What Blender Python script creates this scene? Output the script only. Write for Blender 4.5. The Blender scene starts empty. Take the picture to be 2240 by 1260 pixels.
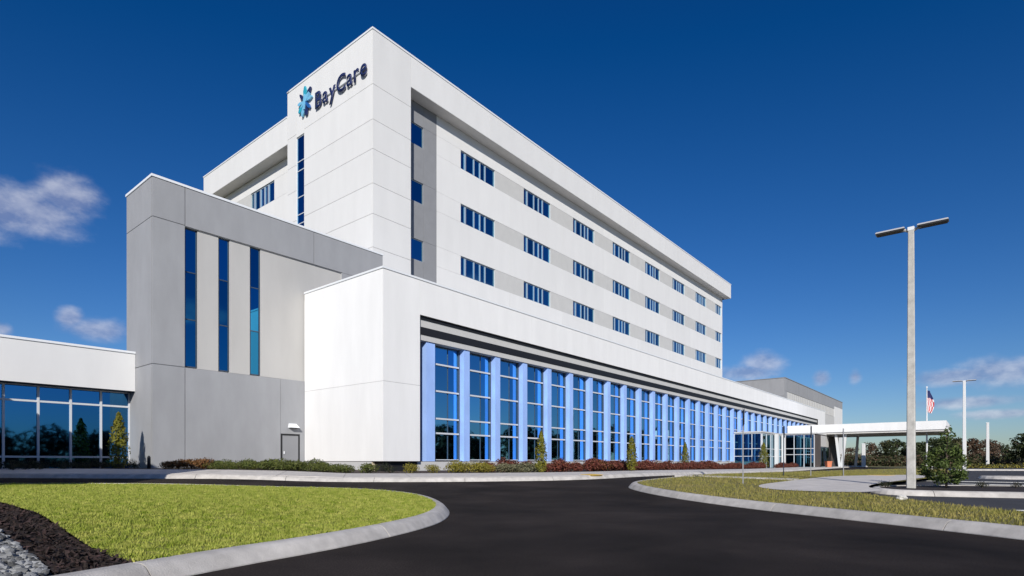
import bpy, bmesh, math, random
import numpy as np
from mathutils import Vector, Matrix
from mathutils.geometry import delaunay_2d_cdt

# ------------------------------------------------------------------ camera, sky, sun
scene = bpy.context.scene
col = scene.collection
cam_d = bpy.data.cameras.new('camera')
cam = bpy.data.objects.new('camera', cam_d); col.objects.link(cam)
cam.location = (0, 0, 1.0); cam.rotation_euler = (math.radians(90), 0, 0)
cam_d.sensor_width = 36; cam_d.lens = 1251/2240*36
cam_d.shift_y = (1009-630)/2240
cam_d.clip_start = .1; cam_d.clip_end = 6000
scene.camera = cam

SUN_AZ = (.03, -1.0)      # horizontal direction towards the sun
SUN_EL = math.radians(25.5)
sun_d = bpy.data.lights.new('sun', 'SUN'); sun_d.energy = 4.5; sun_d.angle = math.radians(.53); sun_d.color = (1, .955, .88)
sun = bpy.data.objects.new('sun', sun_d); col.objects.link(sun)
sv = Vector((SUN_AZ[0]*math.cos(SUN_EL), SUN_AZ[1]*math.cos(SUN_EL), math.sin(SUN_EL))).normalized()
sun.rotation_euler = sv.to_track_quat('Z', 'Y').to_euler(); sun.location = sv*300

world = bpy.data.worlds.new('World'); scene.world = world; world.use_nodes = True
def build_world():
    nt = world.node_tree; N = nt.nodes; L = nt.links; N.clear()
    def nd(t, **k):
        n = N.new(t)
        for a, b in k.items(): setattr(n, a, b)
        return n
    def mth(op, a, b=None, c=None):
        n = nd('ShaderNodeMath', operation=op)
        for i, x in enumerate((a, b, c)):
            if x is None: continue
            if isinstance(x, (int, float)): n.inputs[i].default_value = x
            else: L.new(x, n.inputs[i])
        return n.outputs[0]
    sky = nd('ShaderNodeTexSky', sky_type='NISHITA'); sky.sun_disc = False
    sky.sun_elevation = SUN_EL; sky.sun_rotation = math.atan2(SUN_AZ[0], SUN_AZ[1])
    sky.air_density = 1.0; sky.dust_density = .25; sky.ozone_density = 3.0
    hs = nd('ShaderNodeHueSaturation'); hs.inputs['Saturation'].default_value = 1.28; hs.inputs['Value'].default_value = 1.0
    L.new(sky.outputs[0], hs.inputs['Color'])
    gr = nd('ShaderNodeVectorMath', operation='MULTIPLY_ADD'); L.new(hs.outputs[0], gr.inputs[0])
    gr.inputs[1].default_value = (.67, .785, 1.07); gr.inputs[2].default_value = (-.16, -.25, -.50)
    gm = nd('ShaderNodeVectorMath', operation='MAXIMUM'); L.new(gr.outputs[0], gm.inputs[0]); gm.inputs[1].default_value = (.02, .1, .4)
    bg = nd('ShaderNodeBackground'); L.new(gm.outputs[0], bg.inputs[0]); bg.inputs[1].default_value = .085
    tc = nd('ShaderNodeTexCoord'); sx = nd('ShaderNodeSeparateXYZ'); L.new(tc.outputs['Generated'], sx.inputs[0])
    az = mth('ARCTAN2', sx.outputs[0], sx.outputs[1]); el = mth('ARCSINE', sx.outputs[2])
    cv = nd('ShaderNodeCombineXYZ'); L.new(az, cv.inputs[0]); L.new(el, cv.inputs[1])
    def px(u, v, ru, rv):
        a = math.atan((u-1120)/1251); e = math.atan((1009-v)/1251*math.cos(a)); s = math.cos(a)
        return a, e, ru/1251*s*s, rv/1251*s
    clouds = [px(80, 462, 150, 62), px(140, 430, 100, 55), px(0, 460, 100, 70), px(215, 722, 95, 32), px(155, 695, 40, 28), px(0, 722, 35, 20),
              px(1672, 796, 56, 34), px(1640, 815, 80, 20), px(1797, 828, 24, 20), px(1872, 825, 22, 24),
              px(2100, 824, 130, 20), px(2200, 812, 120, 40), px(2110, 880, 150, 15), px(2200, 905, 110, 13)]
    # the same weather goes on all round
    rnd = random.Random(5)
    for k in range(10):
        clouds.append((.95+k*.44+rnd.uniform(-.1, .1), rnd.uniform(.08, .3), rnd.uniform(.06, .13), rnd.uniform(.02, .05)))
    m = None
    for a, e, ra, re in clouds:
        if a > math.pi: a -= 2*math.pi
        s = nd('ShaderNodeVectorMath', operation='SUBTRACT'); L.new(cv.outputs[0], s.inputs[0]); s.inputs[1].default_value = (a, e, 0)
        q = nd('ShaderNodeVectorMath', operation='MULTIPLY'); L.new(s.outputs[0], q.inputs[0]); q.inputs[1].default_value = (1/ra, 1/re, 0)
        l = nd('ShaderNodeVectorMath', operation='LENGTH'); L.new(q.outputs[0], l.inputs[0])
        v = mth('SUBTRACT', 1.0, l.outputs['Value'])
        m = v if m is None else mth('MAXIMUM', m, v)
    st = nd('ShaderNodeVectorMath', operation='MULTIPLY'); L.new(tc.outputs['Generated'], st.inputs[0]); st.inputs[1].default_value = (1, 1, 1.7)
    def noise(sc, off=0):
        ad = nd('ShaderNodeVectorMath', operation='ADD'); L.new(st.outputs[0], ad.inputs[0]); ad.inputs[1].default_value = (0, 0, off)
        n = nd('ShaderNodeTexNoise'); n.inputs['Scale'].default_value = sc; n.inputs['Detail'].default_value = 7; n.inputs['Roughness'].default_value = .58
        L.new(ad.outputs[0], n.inputs['Vector']); return n.outputs['Fac']
    n1 = noise(16); n2 = noise(16, .022)
    d = mth('ADD', mth('MULTIPLY', m, 1.6), mth('MULTIPLY', mth('SUBTRACT', n1, .46), 2.1))
    mr = nd('ShaderNodeMapRange', interpolation_type='SMOOTHSTEP'); L.new(d, mr.inputs[0]); mr.inputs[1].default_value = -.1; mr.inputs[2].default_value = 1.25
    mr.inputs[4].default_value = .6
    gate = mth('GREATER_THAN', m, -.6)
    den = mth('MULTIPLY', mr.outputs[0], gate)
    sh = mth('ADD', mth('MULTIPLY', mth('SUBTRACT', n1, n2), 3.2), .42)
    cr = nd('ShaderNodeMix', data_type='RGBA'); cr.clamp_factor = True; L.new(sh, cr.inputs['Factor'])
    cr.inputs['A'].default_value = (.24, .29, .48, 1); cr.inputs['B'].default_value = (.66, .68, .78, 1)
    bc = nd('ShaderNodeBackground'); L.new(cr.outputs['Result'], bc.inputs[0]); bc.inputs[1].default_value = 1
    mx = nd('ShaderNodeMixShader'); L.new(den, mx.inputs[0]); L.new(bg.outputs[0], mx.inputs[1]); L.new(bc.outputs[0], mx.inputs[2])
    out = nd('ShaderNodeOutputWorld'); L.new(mx.outputs[0], out.inputs[0])
build_world()
scene.view_settings.view_transform = 'Standard'; scene.view_settings.look = 'None'
scene.view_settings.exposure = 0; scene.view_settings.gamma = 1
scene.render.engine = 'CYCLES'

# ------------------------------------------------------------------ helpers
R = random.Random(11)
NR = np.random.default_rng(7)
ANG = math.atan2(1251, 1017)                   # heading of the long facade
ca, sa = math.cos(ANG), math.sin(ANG)
PX, PY = -6.312, 28.0                          # near corner of the podium
def W(a, b): return (PX+a*ca-b*sa, PY+a*sa+b*ca)
def S(t): t = max(0., min(1., t)); return t*t*(3-2*t)
def g(x, y): return S((y-11)/14)*(.38+.17*S((-x-6)/5))*(1-.8*S((x+2)/30))

MATS = {}
def mat(name, color, rough=.8, var=.0, scale=3.0, bump=0., bscale=40., metal=0., spec=.5, var2=None, trans=0., island=0., stretch=None, detail=5, objvar=0., speck=0., big=0.):
    if name in MATS: return MATS[name]
    m = bpy.data.materials.new(name); m.use_nodes = True; MATS[name] = m
    nt = m.node_tree; N = nt.nodes; L = nt.links
    p = N['Principled BSDF']
    p.inputs['Base Color'].default_value = (*color, 1); p.inputs['Roughness'].default_value = rough
    p.inputs['Metallic'].default_value = metal; p.inputs['Specular IOR Level'].default_value = spec
    src = None
    g_ = N.new('ShaderNodeNewGeometry')
    pos = g_.outputs['Position']
    if stretch:
        mp = N.new('ShaderNodeVectorMath'); mp.operation = 'MULTIPLY'; mp.inputs[1].default_value = stretch; L.new(pos, mp.inputs[0]); pos = mp.outputs[0]
    if var or var2:
        n = N.new('ShaderNodeTexNoise'); n.inputs['Scale'].default_value = scale; n.inputs['Detail'].default_value = detail; n.inputs['Roughness'].default_value = .6
        L.new(pos, n.inputs['Vector'])
        mr = N.new('ShaderNodeMapRange'); L.new(n.outputs['Fac'], mr.inputs[0]); mr.inputs[1].default_value = .3; mr.inputs[2].default_value = .7
        mx = N.new('ShaderNodeMix'); mx.data_type = 'RGBA'; L.new(mr.outputs[0], mx.inputs['Factor'])
        c2 = var2 or tuple(c*(1+var) for c in color)
        c1 = color if var2 else tuple(c*(1-var) for c in color)
        mx.inputs['A'].default_value = (*c1, 1); mx.inputs['B'].default_value = (*c2, 1)
        src = mx.outputs['Result']
    if island:
        hv = N.new('ShaderNodeHueSaturation')
        mr = N.new('ShaderNodeMapRange'); L.new(g_.outputs['Random Per Island'], mr.inputs[0]); mr.inputs[3].default_value = 1-island; mr.inputs[4].default_value = 1+island
        L.new(mr.outputs[0], hv.inputs['Value'])
        mh = N.new('ShaderNodeMapRange'); L.new(g_.outputs['Random Per Island'], mh.inputs[0]); mh.inputs[3].default_value = .5+.035*island; mh.inputs[4].default_value = .5-.035*island
        L.new(mh.outputs[0], hv.inputs['Hue'])
        if src: L.new(src, hv.inputs['Color'])
        else: hv.inputs['Color'].default_value = (*color, 1)
        src = hv.outputs[0]
    if objvar or speck:
        hv = N.new('ShaderNodeHueSaturation')
        if objvar:
            oi = N.new('ShaderNodeObjectInfo'); mr = N.new('ShaderNodeMapRange'); L.new(oi.outputs['Random'], mr.inputs[0]); mr.inputs[3].default_value = 1-objvar; mr.inputs[4].default_value = 1+objvar
        else:
            n = N.new('ShaderNodeTexNoise'); n.inputs['Scale'].default_value = 55; n.inputs['Detail'].default_value = 3; L.new(g_.outputs['Position'], n.inputs['Vector'])
            mr = N.new('ShaderNodeMapRange'); L.new(n.outputs['Fac'], mr.inputs[0]); mr.inputs[1].default_value = .3; mr.inputs[2].default_value = .7; mr.inputs[3].default_value = 1-speck; mr.inputs[4].default_value = 1+speck
        L.new(mr.outputs[0], hv.inputs['Value'])
        if src: L.new(src, hv.inputs['Color'])
        else: hv.inputs['Color'].default_value = (*color, 1)
        src = hv.outputs[0]
    if big:
        hv = N.new('ShaderNodeHueSaturation'); n = N.new('ShaderNodeTexNoise'); n.inputs['Scale'].default_value = .22; n.inputs['Detail'].default_value = 4; n.inputs['Distortion'].default_value = 1.6; L.new(g_.outputs['Position'], n.inputs['Vector'])
        mr = N.new('ShaderNodeMapRange'); L.new(n.outputs['Fac'], mr.inputs[0]); mr.inputs[1].default_value = .35; mr.inputs[2].default_value = .65; mr.inputs[3].default_value = 1-big; mr.inputs[4].default_value = 1+big
        L.new(mr.outputs[0], hv.inputs['Value']); L.new(src, hv.inputs['Color']); src = hv.outputs[0]
    if src: L.new(src, p.inputs['Base Color'])
    if bump:
        n = N.new('ShaderNodeTexNoise'); n.inputs['Scale'].default_value = bscale; n.inputs['Detail'].default_value = 4; L.new(g_.outputs['Position'], n.inputs['Vector'])
        b = N.new('ShaderNodeBump'); b.inputs['Strength'].default_value = bump; b.inputs['Distance'].default_value = .02
        L.new(n.outputs['Fac'], b.inputs['Height']); L.new(b.outputs[0], p.inputs['Normal'])
    if trans:
        t = N.new('ShaderNodeBsdfTranslucent'); ms = N.new('ShaderNodeMixShader'); ms.inputs[0].default_value = trans
        if src: L.new(src, t.inputs[0])
        else: t.inputs[0].default_value = (*color, 1)
        L.new(p.outputs[0], ms.inputs[1]); L.new(t.outputs[0], ms.inputs[2]); L.new(ms.outputs[0], N['Material Output'].inputs[0])
    return m

M_white = mat('white_precast', (.74, .735, .725), .85, var=.03, scale=.9, bump=.12, bscale=60, stretch=(1, 1, .25), objvar=.02)
M_white2 = mat('white_stucco', (.83, .825, .815), .85, var=.04, scale=1.1, bump=.12, bscale=60, stretch=(1, 1, .2), objvar=.015)
M_back = mat('joint_backing', (.50, .50, .50), .9)
M_coping = mat('coping_metal', (.8, .82, .84), .45)
M_soffit = mat('soffit_panel', (.62, .6, .57), .8, var=.05)
M_ltgrey = mat('light_grey_panel', (.55, .545, .53), .8, var=.04, scale=1.5)
M_grey = mat('grey_precast', (.315, .32, .335), .85, var=.07, scale=1.2, bump=.15, bscale=50, stretch=(1, 1, .35), objvar=.03)
M_grey2 = mat('mid_grey_panel', (.26, .265, .28), .85, var=.05, scale=1.4)
M_infill = mat('pale_infill', (.47, .46, .445), .85, var=.05, scale=.8, stretch=(1, 1, .3))
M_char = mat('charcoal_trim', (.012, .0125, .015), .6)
M_fin = mat('periwinkle_fin', (.34, .51, .92), .55, var=.1, scale=1.3, stretch=(1, 1, .4))
M_mull = mat('mullion_white', (.62, .64, .67), .5)
M_mullT = mat('tower_mullion', (.30, .37, .46), .5)
M_framedk = mat('frame_dark', (.05, .07, .1), .4)
M_conc = mat('concrete', (.60, .56, .515), .9, objvar=.05, var=.12, scale=2.2, bump=.25, bscale=90)
M_kerb = mat('kerb_concrete', (.52, .49, .455), .9, objvar=.07, var=.2, scale=3.5, bump=.3, bscale=70)
M_asph = mat('asphalt', (.0155, .0120, .0105), .95, var2=(.045, .035, .031), scale=.5, bump=.5, bscale=160, spec=.12, detail=9, speck=.5, big=.34)
M_asph2 = mat('parking_asphalt', (.05, .05, .056), .93, var2=(.075, .075, .083), scale=.9, bump=.4, bscale=150, spec=.25)
M_mulch = mat('mulch', (.014, .009, .008), .95, var2=(.032, .019, .016), scale=14, bump=1., bscale=40)
M_bed = mat('planting_soil', (.035, .022, .017), .95, var2=(.075, .048, .036), scale=9, bump=1., bscale=40)
M_gravel = mat('gravel_bed', (.03, .03, .03), .95, var=.5, scale=30)
M_turf = mat('turf_soil', (.16, .18, .02), .95, var2=(.24, .235, .045), scale=2.2, bump=.8, bscale=40)
M_blade = mat('grass_blade', (.20, .285, .014), .7, var2=(.56, .55, .14), scale=5.5, trans=.3, island=.18, spec=.25)
M_turf2 = mat('dry_turf_soil', (.15, .14, .045), .95, var2=(.21, .18, .07), scale=1.6, bump=.8, bscale=40)
M_blade2 = mat('dry_grass_blade', (.25, .25, .05), .75, var2=(.36, .30, .10), scale=1.1, trans=.25, island=.3, spec=.25)
M_ground = mat('ground_field', (.11, .12, .035), .95, var2=(.17, .14, .06), scale=.35)
M_plinth = mat('tan_plinth', (.62, .53, .38), .9, var=.08)
M_rock = mat('gravel_stone', (.21, .212, .21), .85, island=.75)
M_chip = mat('mulch_chip', (.033, .020, .017), .95, island=.6)
M_navy = mat('sign_navy', (.016, .026, .10), .4)
M_teal = mat('sign_teal', (.03, .38, .50), .4)
M_cyan = mat('sign_light_blue', (.20, .52, .75), .4)
M_blue = mat('sign_blue', (.02, .12, .38), .4)
M_pole = mat('pole_concrete', (.50, .485, .45), .85, var=.2, scale=4, bump=.3, bscale=60)
M_poleW = mat('pole_white', (.72, .72, .72), .5)
M_lamp = mat('lamp_housing', (.5, .5, .5), .45)
M_lampdk = mat('lamp_underside', (.02, .02, .022), .5)
M_yellow = mat('tactile_yellow', (.72, .47, .08), .8)
M_paint = mat('road_paint', (.6, .6, .58), .8, var=.15, scale=6)
M_red = mat('flag_red', (.5, .04, .05), .8); M_fwhite = mat('flag_white', (.75, .75, .75), .8); M_fblue = mat('flag_blue', (.02, .03, .12), .8)
M_terra = mat('terracotta', (.6, .2, .1), .8, var=.1, scale=6)
M_brown = mat('brown_wall', (.075, .062, .058), .8, var=.1)
M_bark = mat('bark', (.10, .075, .055), .9, var=.3, scale=8)
M_stone = mat('pale_boulder', (.6, .58, .54), .9, var=.12, scale=8, bump=.4, bscale=25)

def glass(name, tint, base, metal=.82):
    return mat(name, tint, .025, metal=1.0, objvar=.26, bump=.05, bscale=.9)
M_glassA = glass('tower_glass', (.11, .33, .50), None)
M_glassB = glass('curtain_glass', (.21, .50, .76), None)
M_glassC = glass('curtain_glass_fin_reflection', (.12, .42, .80), None)  # bluer tint paints in the fin mirrored at each window's right side
M_glassD = glass('entrance_glass', (.10, .26, .36), None)
M_glassE = glass('low_wing_glass', (.045, .20, .42), None)
M_glassF = glass('stair_glass', (.03, .23, .42), None)

def new_obj(name, me, m=None, parent=None):
    o = bpy.data.objects.new(name, me); col.objects.link(o)
    if m is not None and not me.materials: me.materials.append(m)
    if parent is not None: o.parent = parent
    return o
def tag(o, label=None, cat=None, group=None, kind=None):
    if label: o['label'] = label
    if cat: o['category'] = cat
    if group: o['group'] = group
    if kind: o['kind'] = kind
    return o

class MB:
    def __init__(s): s.v = []; s.f = []; s.mi = []
    def box(s, x0, x1, y0, y1, z0, z1, mi=0):
        n = len(s.v)
        s.v += [(x0, y0, z0), (x1, y0, z0), (x1, y1, z0), (x0, y1, z0), (x0, y0, z1), (x1, y0, z1), (x1, y1, z1), (x0, y1, z1)]
        s.f += [(n, n+3, n+2, n+1), (n+4, n+5, n+6, n+7), (n, n+1, n+5, n+4), (n+1, n+2, n+6, n+5), (n+2, n+3, n+7, n+6), (n+3, n, n+4, n+7)]
        s.mi += [mi]*6; return s
    def hexa(s, p, mi=0):
        n = len(s.v); s.v += list(p)
        s.f += [(n, n+3, n+2, n+1), (n+4, n+5, n+6, n+7), (n, n+1, n+5, n+4), (n+1, n+2, n+6, n+5), (n+2, n+3, n+7, n+6), (n+3, n, n+4, n+7)]
        s.mi += [mi]*6; return s
    def tube(s, pts, rads, seg=8, cap=True):
        n0 = len(s.v); pts = [Vector(p) for p in pts]
        for i, p in enumerate(pts):
            d = (pts[min(i+1, len(pts)-1)]-pts[max(i-1, 0)]).normalized()
            u = d.orthogonal().normalized(); w = d.cross(u)
            for k in range(seg):
                t = 2*math.pi*k/seg; s.v.append(tuple(p+(u*math.cos(t)+w*math.sin(t))*rads[i]))
        for i in range(len(pts)-1):
            for k in range(seg):
                a = n0+i*seg+k; b = n0+i*seg+(k+1) % seg
                s.f.append((a, b, b+seg, a+seg)); s.mi.append(0)
        if cap:
            s.f.append(tuple(range(n0, n0+seg))[::-1]); s.f.append(tuple(range(len(s.v)-seg, len(s.v)))); s.mi += [0, 0]
        return s
    def prism(s, poly, fn, d0, d1):
        """poly of (x,y); fn(x,y,d)->xyz; closed prism between depths"""
        n = len(s.v); k = len(poly)
        s.v += [fn(x, y, d0) for x, y in poly]+[fn(x, y, d1) for x, y in poly]
        s.f.append(tuple(range(n, n+k))); s.f.append(tuple(range(n+2*k-1, n+k-1, -1)))
        s.mi += [0, 0]
        for i in range(k):
            j = (i+1) % k; s.f.append((n+i, n+k+i, n+k+j, n+j)); s.mi.append(0)
        return s
    def mesh(s, name, mats=(), smooth=False):
        me = bpy.data.meshes.new(name); me.from_pydata(s.v, [], s.f); me.validate()
        for m in mats: me.materials.append(m)
        if any(s.mi): me.polygons.foreach_set('material_index', s.mi[:len(me.polygons)])
        if smooth: me.polygons.foreach_set('use_smooth', [True]*len(me.polygons))
        bm = bmesh.new(); bm.from_mesh(me); bmesh.ops.recalc_face_normals(bm, faces=bm.faces); bm.to_mesh(me); bm.free()
        me.update(); return me
    def build(s, name, m, parent=None, smooth=False):
        ms = m if isinstance(m, (list, tuple)) else [m]
        return new_obj(name, s.mesh(name, ms, smooth), None, parent)

class Bld:
    """a building: an Empty at its base on the facade grid; parts are given in facade coordinates a (along), b (back), z"""
    def __init__(s, name, label, cat, a, b, z, group=None):
        s.o = (a, b, z); x, y = W(a, b)
        s.e = bpy.data.objects.new(name, None); col.objects.link(s.e)
        s.e.location = (x, y, z); s.e.rotation_euler = (0, 0, ANG); tag(s.e, label, cat, group)
        s.cache = {}
    def box(s, name, a0, a1, b0, b1, z0, z1, m, parent=None):
        o = s.o; key = (round(a1-a0, 3), round(b1-b0, 3), round(z1-z0, 3), m.name)
        if key not in s.cache:
            s.cache[key] = MB().box(0, a1-a0, 0, b1-b0, 0, z1-z0).mesh(name, [m])
        ob = new_obj(name, s.cache[key], None, parent or s.e)
        p = (a0-o[0], b0-o[1], z0-o[2])
        if parent is not None and parent is not s.e: p = (p[0]-parent.location[0], p[1]-parent.location[1], p[2]-parent.location[2])
        ob.location = p
        return ob
    def mb(s, name, mb, m, parent=None, at=(0, 0, 0), smooth=False):
        """mesh given in absolute facade coordinates"""
        o = s.o; mb.v = [(x-o[0], y-o[1], z-o[2]) for x, y, z in mb.v]
        ob = mb.build(name, m, None, smooth); ob.parent = parent or s.e
        if parent is not None and parent is not s.e: ob.location = tuple(-q for q in parent.location)
        return ob
    def inst(s, name, me, a, b, z, parent=None):
        ob = new_obj(name, me, None, parent or s.e); o = s.o
        p = (a-o[0], b-o[1], z-o[2])
        if parent is not None and parent is not s.e: p = tuple(p[i]-parent.location[i] for i in range(3))
        ob.location = p; return ob

def panels_b(B, b, th, acuts, zcuts, m, gap=.02, parent=None, name='panel', zgaps=None):
    """precast panels on a face b=const, proud of the backing, recessed joints between"""
    for i in range(len(acuts)-1):
        for j in range(len(zcuts)-1):
            B.box(name, acuts[i]+gap/2, acuts[i+1]-gap/2, b, b+th, zcuts[j]+gap/2, zcuts[j+1]-gap/2, m, parent)
def panels_a(B, a, th, bcuts, zcuts, m, gap=.02, parent=None, name='panel'):
    for i in range(len(bcuts)-1):
        for j in range(len(zcuts)-1):
            B.box(name, a, a+th, bcuts[i]+gap/2, bcuts[i+1]-gap/2, zcuts[j]+gap/2, zcuts[j+1]-gap/2, m, parent)
def frange(a, b, n): return [a+(b-a)*i/n for i in range(n+1)]

def ribbon_window(B, a0, widths, z0, z1, b, glassm=M_glassA, parent=None, name='window'):
    """window of side by side lites with flat mullions; frame mesh > panes, in a reveal behind the panels"""
    tot = sum(w for w, k in widths)
    f = MB(); x = a0
    f.box(a0, a0+tot, b-.03, b+.06, z0, z0+.05); f.box(a0, a0+tot, b-.03, b+.06, z1-.05, z1)
    panes = []
    for w, k in widths:
        if k: panes.append((x, x+w))
        else: f.box(x, x+w, b-.05, b+.06, z0+.05, z1-.05)
        x += w
    fr = B.mb(name, f, M_mullT, parent)
    for p0, p1 in panes:
        B.box('pane', p0, p1, b+.01, b+.03, z0+.05, z1-.05, glassm, fr)
    return fr

def glazed(B, name, axis, c, lo, hi, z0, z1, ncol, rows, glassm, bar=.07, barm=None, dep=.12, sgn=-1):
    """glazed wall on plane a=c or b=c; frame mesh > panes"""
    f = MB(); cuts = frange(lo, hi, ncol); barm = barm or M_mull
    front, back = (c-dep/2, c+dep/2)
    def bx(p0, p1, q0, q1, z_0, z_1):
        if axis == 'a': f.box(q0, q1, p0, p1, z_0, z_1)
        else: f.box(p0, p1, q0, q1, z_0, z_1)
    for x in cuts: bx(x-bar/2, x+bar/2, front, back, z0, z1)
    for r in [z0]+list(rows)+[z1]: 
        for i in range(ncol): bx(cuts[i]+bar/2, cuts[i+1]-bar/2, front+.012, back-.012, r-bar/2, r+bar/2)
    fr = B.mb(name, f, barm)
    rr = [z0]+list(rows)+[z1]
    for i in range(ncol):
        for j in range(len(rr)-1):
            p0, p1 = cuts[i]+bar/2, cuts[i+1]-bar/2
            if axis == 'a': B.box('pane', c-.01, c+.01, p0, p1, rr[j]+bar/2, rr[j+1]-bar/2, glassm, fr)
            else: B.box('pane', p0, p1, c-.01, c+.01, rr[j]+bar/2, rr[j+1]-bar/2, glassm, fr)
    return fr

# ------------------------------------------------------------------ ground
def inside(p, poly):
    x, y = p; c = False; n = len(poly)
    for i in range(n):
        x1, y1 = poly[i]; x2, y2 = poly[(i+1) % n]
        if (y1 > y) != (y2 > y) and x < (x2-x1)*(y-y1)/(y2-y1)+x1: c = not c
    return c
def dense(path, step, closed=False):
    out = []; n = len(path)
    for i in range(n if closed else n-1):
        p, q = path[i], path[(i+1) % n]; k = max(1, int(math.hypot(q[0]-p[0], q[1]-p[1])/step))
        out += [(p[0]+(q[0]-p[0])*t/k, p[1]+(q[1]-p[1])*t/k) for t in range(k)]
    if not closed: out.append(path[-1])
    return out
def smooth_path(path, it=3):
    for _ in range(it):
        out = [path[0]]
        for p, q in zip(path[:-1], path[1:]):
            out += [(p[0]*.75+q[0]*.25, p[1]*.75+q[1]*.25), (p[0]*.25+q[0]*.75, p[1]*.25+q[1]*.75)]
        out.append(path[-1]); path = out
    return path
def offset(path, d):
    out = []
    for i, p in enumerate(path):
        a = path[max(i-1, 0)]; b = path[min(i+1, len(path)-1)]
        tx, ty = b[0]-a[0], b[1]-a[1]; l = math.hypot(tx, ty) or 1
        out.append((p[0]-ty/l*d, p[1]+tx/l*d))
    return out
def drape(name, poly, step, zf, m, kind='structure', parent=None):
    if not callable(zf): off = zf; zf = lambda x, y: g(x, y)+off
    out = dense(poly, step, True)
    xs = [p[0] for p in poly]; ys = [p[1] for p in poly]; pts = []
    y = min(ys)+step*.37
    while y < max(ys):
        x = min(xs)+step*.41
        while x < max(xs):
            if inside((x, y), poly): pts.append((x, y))
            x += step
        y += step
    V = [Vector(p) for p in out+pts]; n = len(out)
    r = delaunay_2d_cdt(V, [], [list(range(n))], 1, 1e-4)
    me = bpy.data.meshes.new(name)
    me.from_pydata([(v.x, v.y, zf(v.x, v.y)) for v in r[0]], [], [tuple(f) for f in r[2]])
    for p in me.polygons:
        pass
    bm = bmesh.new(); bm.from_mesh(me)
    for f in bm.faces:
        if f.normal.z < 0: f.normal_flip()
    bm.to_mesh(me); bm.free()
    me.polygons.foreach_set('use_smooth', [True]*len(me.polygons))
    o = new_obj(name, me, m, parent)
    if kind: tag(o, kind=kind)
    return o

def grid_sheet(name, xs, ys, zf, m):
    v = [(x, y, zf(x, y)) for y in ys for x in xs]; nx = len(xs)
    f = [(j*nx+i, j*nx+i+1, (j+1)*nx+i+1, (j+1)*nx+i) for j in range(len(ys)-1) for i in range(nx-1)]
    me = bpy.data.meshes.new(name); me.from_pydata(v, [], f); me.polygons.foreach_set('use_smooth', [True]*len(f))
    return tag(new_obj(name, me, m), kind='structure')
def spread(lo, hi, d0, d1, step, far):
    l = list(np.arange(d0, d1+.01, step)); s = step; x = d1
    while x < hi: s *= 1.6; x += s; l.append(x)
    s = step; x = d0
    while x > lo: s *= 1.6; x -= s; l.insert(0, x)
    return l
grid_sheet('ground', spread(-3000, 3000, -40, 60, 2.0, 0), spread(-3000, 4000, -20, 100, 2.0, 0), lambda x, y: g(x, y)-.12, M_ground)

drape('road', [(-45, -30), (8.75, -30), (8.75, 15), (16, 27), (30, 42), (56, 78), (56, 95), (45, 90), (25, 62), (4.9, 29), (-3, 26), (-12, 24), (-45, 28)], 1.0, 0.0, M_asph)
drape('parking_lot', [(8.757, -30), (95, -30), (95, 62), (60, 82), (30.006, 42), (16.006, 27), (8.757, 15)], 1.0, 0.0, M_asph2)

def kerb(name, path, label_kind='structure', seg=3.0, w=.27, h=.15, gap=.014, zoff=0., m=None):
    """rounded concrete kerb; the path is its road side, the raised side lies to the left of it"""
    e = bpy.data.objects.new(name, None); col.objects.link(e); tag(e, kind='structure')
    e.location = (path[0][0], path[0][1], g(*path[0]))
    path = dense(path, .3); L = [0]
    for p, q in zip(path[:-1], path[1:]): L.append(L[-1]+math.hypot(q[0]-p[0], q[1]-p[1]))
    prof = [(-.0, -.1), (.0, .012), (.045, .07*h/.15), (.085, .115*h/.15), (.12, .138*h/.15), (.16, h), (w, h+.002), (w, -.1)]
    offs = [offset(path, d) for d, z in prof]
    i = 0; nseg = 0
    while i < len(path)-1:
        j = i
        while j < len(path)-1 and L[j]-L[i] < seg: j += 1
        mb = MB(); n = len(prof)
        for k in range(i, j+1):
            for q, (d, z) in enumerate(prof):
                x, y = offs[q][k]
                if k == j and j > i:      # leave the joint open
                    x0, y0 = offs[q][k-1]; t = max(0, 1-gap/max(L[k]-L[k-1], .02)); x, y = x0+(x-x0)*t, y0+(y-y0)*t
                mb.v.append((x-e.location[0], y-e.location[1], g(*path[k])+z+zoff-e.location[2]))
        for k in range(j-i):
            for q in range(n-1):
                a = k*n+q; mb.f.append((a, a+1, a+n+1, a+n)); mb.mi.append(0)
        mb.f.append(tuple(range(n))); mb.f.append(tuple(range((j-i)*n, (j-i)*n+n))[::-1]); mb.mi += [0, 0]
        mb.build('kerb_stone', m or M_kerb, e)
        i = j; nseg += 1
    return e

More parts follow.
